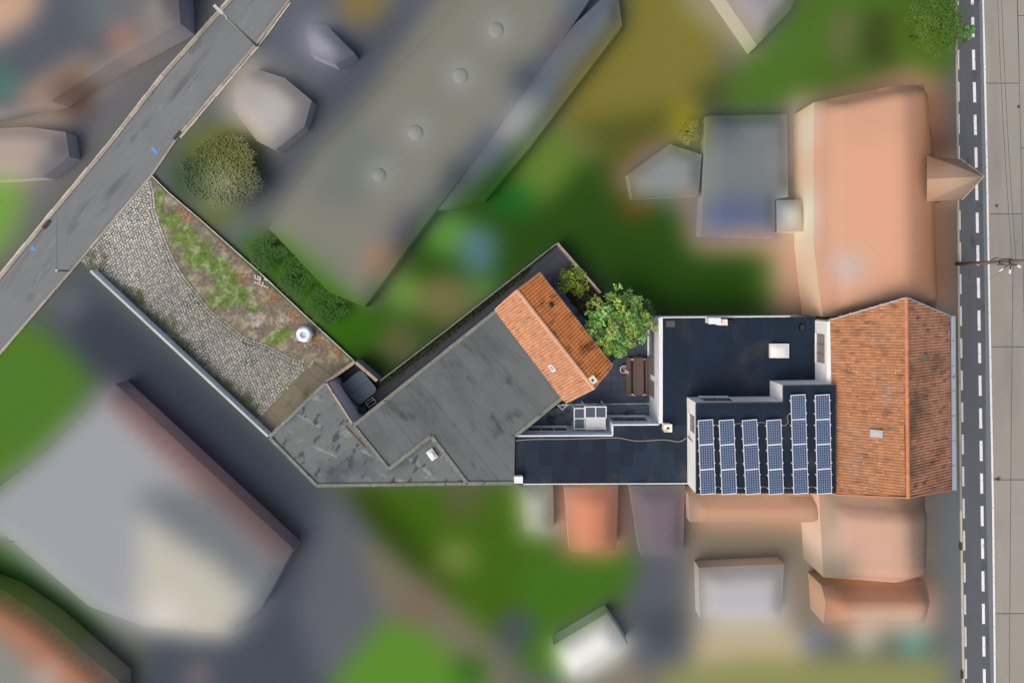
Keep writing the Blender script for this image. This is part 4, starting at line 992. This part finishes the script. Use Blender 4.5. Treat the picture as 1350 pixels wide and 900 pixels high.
# ------------------------------------------------ tub enclosure and deck
t = thing('screen_wall', 'tan coped screen wall round the covered hot tub', 'wall', P(468, 476))
for a, b in (((430, 504), (467.5, 477)), ((468.5, 477.5), (497, 502))):
    stones(t, 'coping_stone', P(*a, 1.7), P(*b, 1.7), .22, .08, .9, M['copingt'], gap=.01)
    stones(t, 'wall_panel', P(*a, 1.62), P(*b, 1.62), .16, 1.62, 2.5, M['grey'], gap=.003)
deckp = [(P(*p)) for p in ((442, 503), (470, 480), (500, 512), (734, 325), (763, 352), (716, 386), (640, 425), (480, 565), (440, 520))]
deckz = .1
t = thing('deck', 'dark weathered board deck running between hall and north-west boundary', 'deck', P(600, 430)); 
sheets(t, 'deck_board', deckp, DIAG, 60, .15, deckz, .03, M['deck'], gap=.012, jit=.0)
bedp = PP([(506, 509), (503, 498), (690, 359), (702, 352), (691, 366), (560, 468)])
vs, fs = prism(bedp, 0, .17); bed = mesh('planting_bed', vs, fs, M['soil']); tag(bed, 'narrow dark planting bed along the north-west boundary wall', 'bed')
t = thing('boundary_wall', 'thin grey boundary wall behind the narrow planting bed and deck', 'wall', P(620, 400))
for a, b in (((501, 502), (590, 434)), ((590, 434), (734.5, 320.5))):
    stones(t, 'coping_stone', P(*a, 1.2), P(*b, 1.2), .09, .06, 1.2, M['coping'], gap=.01); stones(t, 'wall_panel', P(*a, 1.14), P(*b, 1.14), .07, 1.14, 2.4, M['grey'], gap=.004)
t = thing('boundary_wall', 'pale coped boundary wall running from the far deck corner to the tree', 'wall', P(765, 355))
stones(t, 'coping_stone', P(735, 320.5, 1.6), P(792, 386, 1.6), .15, .07, 1.0, M['copingt'], gap=.01); stones(t, 'wall_panel', P(735, 320.5, 1.53), P(792, 386, 1.53), .1, 1.53, 2.4, M['grey'], gap=.004)
# ground cover in the bed
V3 = []; F3 = []; C3 = []
def leafq(c, s, nrm_j, col, V3, F3, C3):
    a = random.uniform(0, 6.28); el = random.uniform(-.6, .6) * nrm_j; d1 = Vector((math.cos(a), math.sin(a), el)); d2 = Vector((-math.sin(a), math.cos(a), random.uniform(-.5, .5) * nrm_j))
    o = len(V3); V3 += [c - d1 * s * .5, c + d2 * s * .3, c + d1 * s * .55, c - d2 * s * .3]; F3.append((o, o + 1, o + 2, o + 3)); C3 += [col] * 4
for k in range(1500):
    t_ = random.random(); a = P(505 + 188 * t_, 508 - 147 * t_, .2); cl = noise.noise(a * 1.1)
    if cl < -.12: continue
    leafq(a + Vector((random.uniform(-.3, .3), random.uniform(-.25, .25), random.uniform(0, .12))), random.uniform(.05, .12), 1, np.array([.045, .085, .02]) * random.uniform(.4, 1.6), V3, F3, C3)
tag(mesh('ground_cover', V3, F3, M['leaf'], cols=C3), 'low green creeper growing in the narrow bed by the deck', 'plant', kind='stuff')
# hot tub
def rrect(c, sx, sy, r, rz, n=5):
    out = []
    for (ax2, ay2, a0) in ((1, 1, 0), (-1, 1, 90), (-1, -1, 180), (1, -1, 270)):
        for k in range(n + 1):
            a = R(a0 + 90 * k / n); out.append(Vector((ax2 * (sx / 2 - r) + r * math.cos(a), ay2 * (sy / 2 - r) + r * math.sin(a))))
    m_ = Matrix.Rotation(rz, 2); return [Vector(c).xy + m_ @ p for p in out]
c = P(474, 510.5, .95); rz_ = R(38.8); t = thing('hot_tub', 'square hot tub under a dark folding cover in the walled corner', 'hot tub', Vector((c.x, c.y, 0)))
vs, fs = prism(rrect(c, 1.72, 1.86, .28, rz_), .1, .84); mesh('tub_shell', vs, fs, M['tubs'], t)
q = rrect(c, 1.80, 1.94, .32, rz_); nrm2 = Vector((-math.sin(rz_), math.cos(rz_)))
for s_ in (1, -1):
    h_ = clip([tuple(p) for p in q], c.x + nrm2.x * .012 * s_, c.y + nrm2.y * .012 * s_, nrm2.x * s_, nrm2.y * s_)
    vs, fs = prism(h_, .84, lambda x, y: .97 - .05 * abs((x - c.x) * nrm2.x + (y - c.y) * nrm2.y)); mesh('cover_half', vs, fs, M['tub'], t)
c = P(489, 530, .3); t = thing('step_stool', 'little step with pale metal rim beside the hot tub', 'step', Vector((c.x, c.y, 0)))
box('tread', (c.x, c.y, .3), (.62, .42, .05), M['tubs'], t, rz=rz_)
for k, (dx, dy, sx, sy) in enumerate(((0, .21, .66, .03), (0, -.21, .66, .03), (.32, 0, .03, .42), (-.32, 0, .03, .42), (0, .04, .62, .03))):
    q = Matrix.Rotation(rz_, 3, 'Z') @ Vector((dx, dy, 0)); box('rim', (c.x + q.x, c.y + q.y, .335), (sx, sy, .03), M['alu'], t, rz=rz_)
for dx in (-.28, .28):
    for dy in (-.18, .18): q = Matrix.Rotation(rz_, 3, 'Z') @ Vector((dx, dy, 0)); box('leg', (c.x + q.x, c.y + q.y, .19), (.04, .04, .2), M['tubs'], t, rz=rz_)
c = P(478, 540, .45); t = thing('garden_chair', 'dark garden chair squeezed between hot tub and hall wall', 'chair', Vector((c.x, c.y, 0)))
box('seat', (c.x, c.y, .45), (.42, .42, .05), M['tub'], t, rz=R(20)); box('backrest', (c.x - .2, c.y - .05, .68), (.05, .42, .42), M['tub'], t, rz=R(20))
for dx in (-.18, .18):
    for dy in (-.18, .18): q = Matrix.Rotation(R(20), 3, 'Z') @ Vector((dx, dy, 0)); box('leg', (c.x + q.x, c.y + q.y, .27), (.03, .03, .34), M['darkm'], t)
for dy in (-.22, .22): q = Matrix.Rotation(R(20), 3, 'Z') @ Vector((0, dy, 0)); box('armrest', (c.x + q.x, c.y + q.y, .64), (.4, .04, .04), M['darkm'], t, rz=R(20))

# ------------------------------------------------ courtyard
crt = PP([(716, 386), (763, 352), (800, 388), (868, 418), (858, 560), (800, 562), (684, 566), (741, 522), (806, 480)])
vs, fs = prism(crt, -.02, .03); court = mesh('courtyard', vs, fs, M['soil'], kind='structure')
sheets(court, 'paving_slab', PP([(740, 532), (806, 478), (818, 466), (858, 430), (861, 532)], 0), 0, .6, .6, .09, .05, M['slate'], gap=.012)
sheets(court, 'paving_slab', PP([(680, 562), (684, 562), (740, 534), (860, 534), (858, 549), (800, 549), (800, 562)], 0), 0, 1.0, 1.0, .075, .05, M['patio'], gap=.01)
# stepping stones beside the salmon building
for k in range(16):
    t_ = k / 15; c = P(722 + 64 * t_ + 3, 375 + 78 * t_ - 3, .08); box('stepping_slab', c, (.55, .62, .06), M['patio'], court, rz=rzz + R(90) + random.uniform(-.05, .05))
t = thing('step_edging', 'pale stained stone edging between upper and lower courtyard', 'step', P(800, 533))
stones(t, 'edging_stone', P(741, 533.5, .16), P(862, 532, .16), .12, .12, .5, M['edging'], gap=.02, jw=.04)
# picnic table
c = P(841.5, 496, 0); t = thing('picnic_table', 'long dark brown picnic table with two attached benches in the courtyard', 'table', c)
L_ = 2.72
for k in range(5): bar('table_board', P(841.5, 496, .75) + Vector((-.30 + k * .15, L_ / 2 + .02 * (k % 2), 0)), P(841.5, 496, .75) + Vector((-.30 + k * .15 + .02, -L_ / 2, 0)), .138, .045, M['wood'], t)
for s_ in (-1, 1):
    for k in range(3): bar('bench_board', P(841.2, 496, .46) + Vector((s_ * .70 + (k - 1) * .125, L_ / 2, 0)), P(841.2, 496, .46) + Vector((s_ * .70 + (k - 1) * .125 + .02, -L_ / 2, 0)), .115, .045, M['wood'], t)
for y_ in (1.27, -1.27):
    box('leg_frame', Vector((P(841.5, 0, .5).x, c.y + y_, .40)), (1.5, .09, .06), M['copingw'], t)
    for s_ in (-1, 1):
        box('leg', Vector((P(841.5, 0, .5).x + s_ * .48, c.y + y_ + .002, .22)), (.08, .085, .32), M['copingw'], t)
        box('leg', Vector((P(841.5, 0, .5).x + s_ * .28, c.y + y_ + .002, .57)), (.07, .085, .28), M['copingw'], t)
# basket ring and pink bundle
c = P(821.5, 486, .1); t = thing('round_basket', 'round wicker basket with pale rim beside the picnic bench', 'basket', c)
v, f = lathe(c, [(.17, 0), (.22, .15), (.25, .34), (.27, .36), (.24, .37), (.21, .33), (.17, .08), (.001, .08)], 18, .01); mesh('basket_body', v, f, mat('wicker', (150, 142, 126), noises=((25, .3),)), t)
v, f = lathe(c + Vector((0, 0, .36)), [(.24, 0), (.27, .02), (.29, 0), (.27, -.02), (.24, 0)], 18, .01); mesh('basket_rim', v, f, M['copingw'], t)
c = P(826.5, 489.5, .5); t = thing('pink_bundle', 'crumpled pinkish cloth lying on the end of the left bench', 'cloth', c)
v = []; f = []
for i in range(9):
    for j in range(7):
        x = (i / 8 - .5) * .48; y = (j / 6 - .5) * .3; q = Matrix.Rotation(R(-35), 3, 'Z') @ Vector((x * (1 - .3 * abs(y) / .15), y * (1 - .3 * abs(x) / .24), 0))
        v.append(c + q + Vector((0, 0, .13 * (1 - (x / .26) ** 2) * (1 - (y / .17) ** 2) + random.uniform(-.02, .04))))
for i in range(8):
    for j in range(6): f.append((i * 7 + j, (i + 1) * 7 + j, (i + 1) * 7 + j + 1, i * 7 + j + 1))
mesh('cloth', v, f, mat('pink_mottle', (198, 168, 184), noises=((22, .5),), stains=(((116, 78, 110), 14, .52, .6, 0, (1, 1, 1)),)), t)
# round drain / pot
c = P(798, 506, .1); t = thing('round_drain', 'small round dark rusty drain cover on the courtyard paving', 'drain', c)
v, f = lathe(c, [(.13, 0), (.13, .03), (.11, .035), (.001, .03)], 16); mesh('cover', v, f, M['grate'], t)
# glazed lantern
t = thing('glazed_porch', 'white-framed glazed porch roof with dark panes and one translucent panel', 'porch', P(778, 550))
def frame_rect(x0, y0, x1, y1, z, nx_, m_pane, t, tk=.07, ny_=1):
    a = P(x0, y1, z); b = P(x1, y0, z); W_ = b.x - a.x; L_ = b.y - a.y
    for k in range(nx_ + 1): box('glazing_bar', (a.x + W_ * k / nx_, (a.y + b.y) / 2, z), (tk, L_ + tk, .07), M['copingw'], t)
    for k in range(ny_ + 1): box('glazing_bar', ((a.x + b.x) / 2, a.y + L_ * k / ny_, z + .003), (W_, tk, .07), M['copingw'], t)
    for i in range(nx_):
        for j in range(ny_): box('pane', (a.x + W_ * (i + .5) / nx_, a.y + L_ * (j + .5) / ny_, z), (W_ / nx_ - tk - .003, L_ / ny_ - tk - .003, .03), m_pane, t)
    return a, b
bluegl = mat('dark_blue_glass', (74, 84, 98), rough=.2, spec=.5)
frame_rect(757, 538, 770.5, 565, 2.2, 1, bluegl, t, ny_=2); frame_rect(771.5, 536, 799, 550.5, 2.5, 2, bluegl, t)
corr = mat('translucent_sheet', (204, 206, 204), noises=((3, .06), (1.5, .08, 0, (.06, 3, 1))))
a = P(772, 564, 2.5); b = P(798.5, 551, 2.5)
for k in range(8): box('roof_strip', (a.x + (b.x - a.x) * (k + .5) / 8, (a.y + b.y) / 2, 2.5 + .012 * (k % 2)), ((b.x - a.x) / 8, b.y - a.y, .04), corr, t)
for (px, py, zz) in ((757.5, 538.5, 2.2), (757.5, 564, 2.2), (771.5, 536.5, 2.5), (798.5, 536.5, 2.5), (798.5, 563.5, 2.5)):
    q = P(px, py, zz); box('post', (q.x, q.y, zz / 2), (.09, .09, zz - .08), M['copingw'], t)
bar('side_rail', P(771.5, 565, 2.45), P(799.5, 565, 2.45), .08, .12, M['copingw'], t)
t = thing('metal_frame', 'thin white triangular metal frame by the tip of the hall roof', 'frame', P(740, 536))
for a, b in (((735, 534), (741, 540)), ((741, 540), (748, 534)), ((735, 534), (748, 533.5))): bar('frame_rod', P(*a, 1.6), P(*b, 1.6), .035, .035, M['copingw'], t)
bar('post', P(741, 539.9, 1.58), Vector((P(741, 539.9, 1.58).x + .001, P(741, 539.9, 1.58).y, .08)), .035, .035, M['copingw'], t)

# ------------------------------------------------ trees and shrubs
def crown(name, label, px, py, z, rad, hz, n_t, cols, cat='tree', leaf=.13, trunk=True, group=None, soft=False, tuft=.3, lpt=26):
    c = P(px, py, z); base = Vector((c.x, c.y, 0)); t = thing(name, label, cat, base, group=group)
    if soft: leaf *= .5; lpt = 70; tuft *= 1.25
    V3 = []; F3 = []; C3 = []; cents = []
    for k in range(n_t):
        for _ in range(20):
            v = Vector((random.uniform(-1, 1), random.uniform(-1, 1), random.uniform(-.6, 1)))
            if .35 < v.length < 1: break
        if soft: v.z *= .4
        lump = 1 + (.22 if soft else .5) * noise.noise(Vector((v.x * 2, v.y * 2, px * .1)))
        q = c + Vector((v.x * rad * lump, v.y * rad * lump, v.z * hz)); cents.append(q)
        base_c = np.array(random.choices([c_[0] for c_ in cols], [c_[1] for c_ in cols])[0]) if cols else None
        br = random.uniform(.65, 1.3)
        for j in range(lpt):
            a = random.uniform(0, 6.28); el = random.uniform(-.25, 1.1); d_ = Vector((math.cos(a) * math.cos(el), math.sin(a) * math.cos(el), math.sin(el)))
            cc = q + d_ * tuft * random.uniform(.35, 1.0)
            if soft: cc.z = q.z + (cc.z - q.z) * .3; d_.z = 0; d_.normalize()
            s_ = leaf * random.uniform(.6, 1.25); sd = d_.cross(Vector((0, 0, 1)) + Vector((random.uniform(-.3, .3), random.uniform(-.3, .3), 0))).normalized()
            o = len(V3); tip = d_ * s_ + Vector((0, 0, 0 if soft else -s_ * .25))
            V3 += [cc - tip * .5, cc + sd * s_ * .33 + Vector((0, 0, .015)), cc + tip * .55, cc - sd * s_ * .33 + Vector((0, 0, .015))]
            F3.append((o, o + 1, o + 2, o + 3))
            col = field(*unP(cc)) * random.uniform(.97, 1.1) if soft else base_c * br * random.uniform(.75, 1.3); C3 += [col] * 4
    mesh('crown', V3, F3, M['leaf'], t, cols=C3)
    if trunk:
        top = c + Vector((0, 0, -.1 * hz)); v, f = tube([base, base.lerp(top, .35) + Vector((.05, .03, 0)), base.lerp(top, .7), top], [.06 * rad + .04, .05 * rad + .03, .04 * rad + .02, .02], 8)
        pts = (v, f); parts = [pts]
        for k in range(9):
            q = random.choice(cents); s0 = base.lerp(top, random.uniform(.45, .9)); parts.append(tube([s0, s0.lerp(q, .5) + Vector((0, 0, .1 * hz)), q], [.03 * rad + .01, .02 * rad + .008, .01], 5))
        v, f = join(*parts); mesh('trunk', v, f, M['bark'], t)
    return t
GRN = [((.15, .32, .06), 4), ((.24, .44, .11), 3), ((.10, .22, .055), 3), ((.33, .42, .07), 1.2), ((.30, .30, .08), .5)]
crown('tree', 'lush light green tree with rosette-like leaf clumps over the courtyard', 815, 428, 3.0, 2.12, 1.6, 210, GRN, leaf=.19, tuft=.33, lpt=28)
crown('bush', 'yellow-leaved low bush under the west edge of the big courtyard tree', 790, 455, 2.4, .62, .6, 22, [((.42, .46, .04), 3), ((.22, .36, .06), 2)], cat='bush', leaf=.17)
crown('tree', 'dark green shrub half hidden behind the light green tree, by the annex corner', 848, 408, 2.0, .75, .9, 30, [((.05, .12, .03), 3), ((.035, .08, .02), 2)], leaf=.16)
crown('shrub', 'yellow-green shrub in the dark bed beside the burnt orange roof', 756, 370, 1.3, 1.0, .8, 46, [((.30, .40, .04), 4), ((.14, .24, .03), 3), ((.06, .11, .03), 2)], cat='shrub', leaf=.15)
crown('shrub', 'small dull dark shrub at the north tip of the planted corner', 750, 357, .8, .45, .4, 12, [((.05, .08, .04), 3), ((.10, .13, .07), 2)], cat='shrub', leaf=.13)
V3 = []; F3 = []; C3 = []
for k in range(900):
    px = random.uniform(742, 812); py = random.uniform(370, 450); p = P(px, py, .06)
    if not inside(px, py, [(748, 372), (775, 372), (812, 430), (800, 455), (775, 425)]): continue
    col = random.choice([(.30, .10, .05), (.35, .22, .04), (.12, .16, .04), (.07, .05, .04), (.25, .13, .08)]); leafq(p + Vector((0, 0, random.random() * .08)), random.uniform(.06, .13), .5, np.array(col), V3, F3, C3)
tag(mesh('fallen_leaves', V3, F3, M['leaf'], cols=C3), 'reddish and yellow fallen leaves on the dark bed below the shrubs', 'leaves', kind='stuff')
# neighbours' planting
crown('tree', 'round olive green tree between the narrow street and long hall', 290, 226, 1.6, 2.4, .6, 260, None, leaf=.3, soft=True, tuft=.5)
crown('shrub', 'bright yellow shrub behind the terracotta house', 906, 172, 1.2, .75, .6, 24, None, cat='shrub', leaf=.2, soft=True)
for k, (px, py, r_, lb) in enumerate(((352, 335, 1.2, 'green hedge bush nearest the round olive tree'), (392, 366, 1.3, 'green hedge bush halfway along the yard boundary'), (432, 402, 1.3, 'green hedge bush nearest the hot tub corner'))):
    crown('hedge_bush', lb, px, py, .8, r_, .4, 40, None, cat='bush', leaf=.22, soft=True, tuft=.35, group='hedge bushes beside the yard boundary')
crown('tree', 'green tree whose leaves reach the dashed road line at top right', 1235, 30, 3.0, 2.1, 1.6, 90, None, leaf=.24, soft=True, tuft=.45)
crown('bush', 'bright green roadside foliage touching the dashed line at the top', 1273, 44, 1.5, .48, .7, 14, [((.16, .34, .08), 3), ((.08, .2, .04), 2)], cat='bush', leaf=.15, tuft=.2)

# ------------------------------------------------ poles, lamps, wires
b0 = P(1261, 348); top = Vector((b0.x, b0.y, 9.0)); t = thing('utility_pole', 'tall weathered utility pole leaning into view beside the main road', 'pole', b0)
v, f = tube([b0, b0 + Vector((0, 0, 3)), b0 + Vector((0, 0, 6)), top], [.13, .12, .11, .10], 12); mesh('pole', v, f, M['pole'], t, smooth=True)
zc = 5.5
box('clamp', b0 + Vector((0, 0, zc)), (.28, .28, .1), M['darkm'], t); box('clamp', b0 + Vector((0, 0, 4.6)), (.28, .28, .06), M['darkm'], t)
v, f = tube([b0 + Vector((.0, .17, 3.6)), b0 + Vector((0, .28, 4.1)), b0 + Vector((0, .2, 4.7)), b0 + Vector((.0, .19, 5.5))], .035, 6); mesh('down_cable', v, f, M['darkm'], t)
v, f = tube([b0 + Vector((.0, -.17, 4.2)), b0 + Vector((0, -.2, 4.9)), b0 + Vector((0, -.26, 5.6)), b0 + Vector((0, -.2, 6.1))], .03, 6); mesh('down_cable', v, f, M['darkm'], t)
for dx, dy in ((-.62, -.5), (-.1, -.62), (.45, -.3)):
    bar('bracket', b0 + Vector((0, -.1, zc)), b0 + Vector((dx, dy, zc)), .04, .04, M['darkm'], t); q = b0 + Vector((dx * 1.12, dy * 1.12, zc)); bar('insulator', q - Vector((dx, dy, 0)).normalized() * .16, q + Vector((dx, dy, 0)).normalized() * .1, .1, .1, M['copingw'], t)
pz = b0 + Vector((.1, .1, zc))
def wire(label, a, b, sag, r=.016):
    pts = [a.lerp(b, k / 16) - Vector((0, 0, sag * 4 * (k / 16) * (1 - k / 16))) for k in range(17)]
    v, f = tube(pts, r, 5); tag(mesh('overhead_wire', v, f, M['wire']), label, 'wire')
wire('left overhead wire running north from the utility pole', pz + Vector((-.05, 0, 0)), P(1311, -160, zc + .4), .25)
wire('right overhead wire running north from the utility pole', pz + Vector((.15, 0, .05)), P(1315.5, -160, zc + .45), .2)
wire('overhead wire running south from the utility pole', pz + Vector((0, -.3, 0)), P(1330, 1060, zc + .4), .05, .02)
wire('thin stay wire from the utility pole down to the kerb', b0 + Vector((.1, -.2, zc)), P(1270, 388, .1), .0, .008)
b0 = P(339, 61); t = thing('street_lamp', 'street lamp whose arm stretches over the top of the narrow street', 'street lamp', b0)
zt = 5.3; v, f = tube([b0, b0 + Vector((0, 0, 2.6)), b0 + Vector((0, 0, zt))], [.09, .075, .055], 10); mesh('post', v, f, mat('lamp_post_paint', (150, 150, 140), noises=((6, .12),)), t, smooth=True)
q = b0 + Vector((0, 0, zt)); d_ = Vector((-.72, .70, 0)); bar('arm', q, q + d_ * .35 + Vector((0, 0, .12)), .06, .06, M['lamp'], t)
bar('lamp_head', q + d_ * .3 + Vector((0, 0, .12)), q + d_ * 1.05 + Vector((0, 0, .2)), .2, .1, M['lamp'], t); bar('bracket', q + Vector((-.18, -.1, -.1)), q + Vector((.14, .12, -.1)), .05, .05, M['cable'], t)
b0 = P(91, 357); t = thing('marker_post', 'short dark post on the kerb at the corner of the cobbled yard', 'post', b0)
v, f = tube([b0, b0 + Vector((0, 0, 1.35))], .045, 8); mesh('post', v, f, M['darkm'], t); box('cap', b0 + Vector((0, 0, 1.37)), (.16, .14, .06), M['lamp'], t)
wire('thin pale wire stretched across the narrow street from the short post', b0 + Vector((0, 0, 1.35)), P(75, 284, .5), .0, .012)
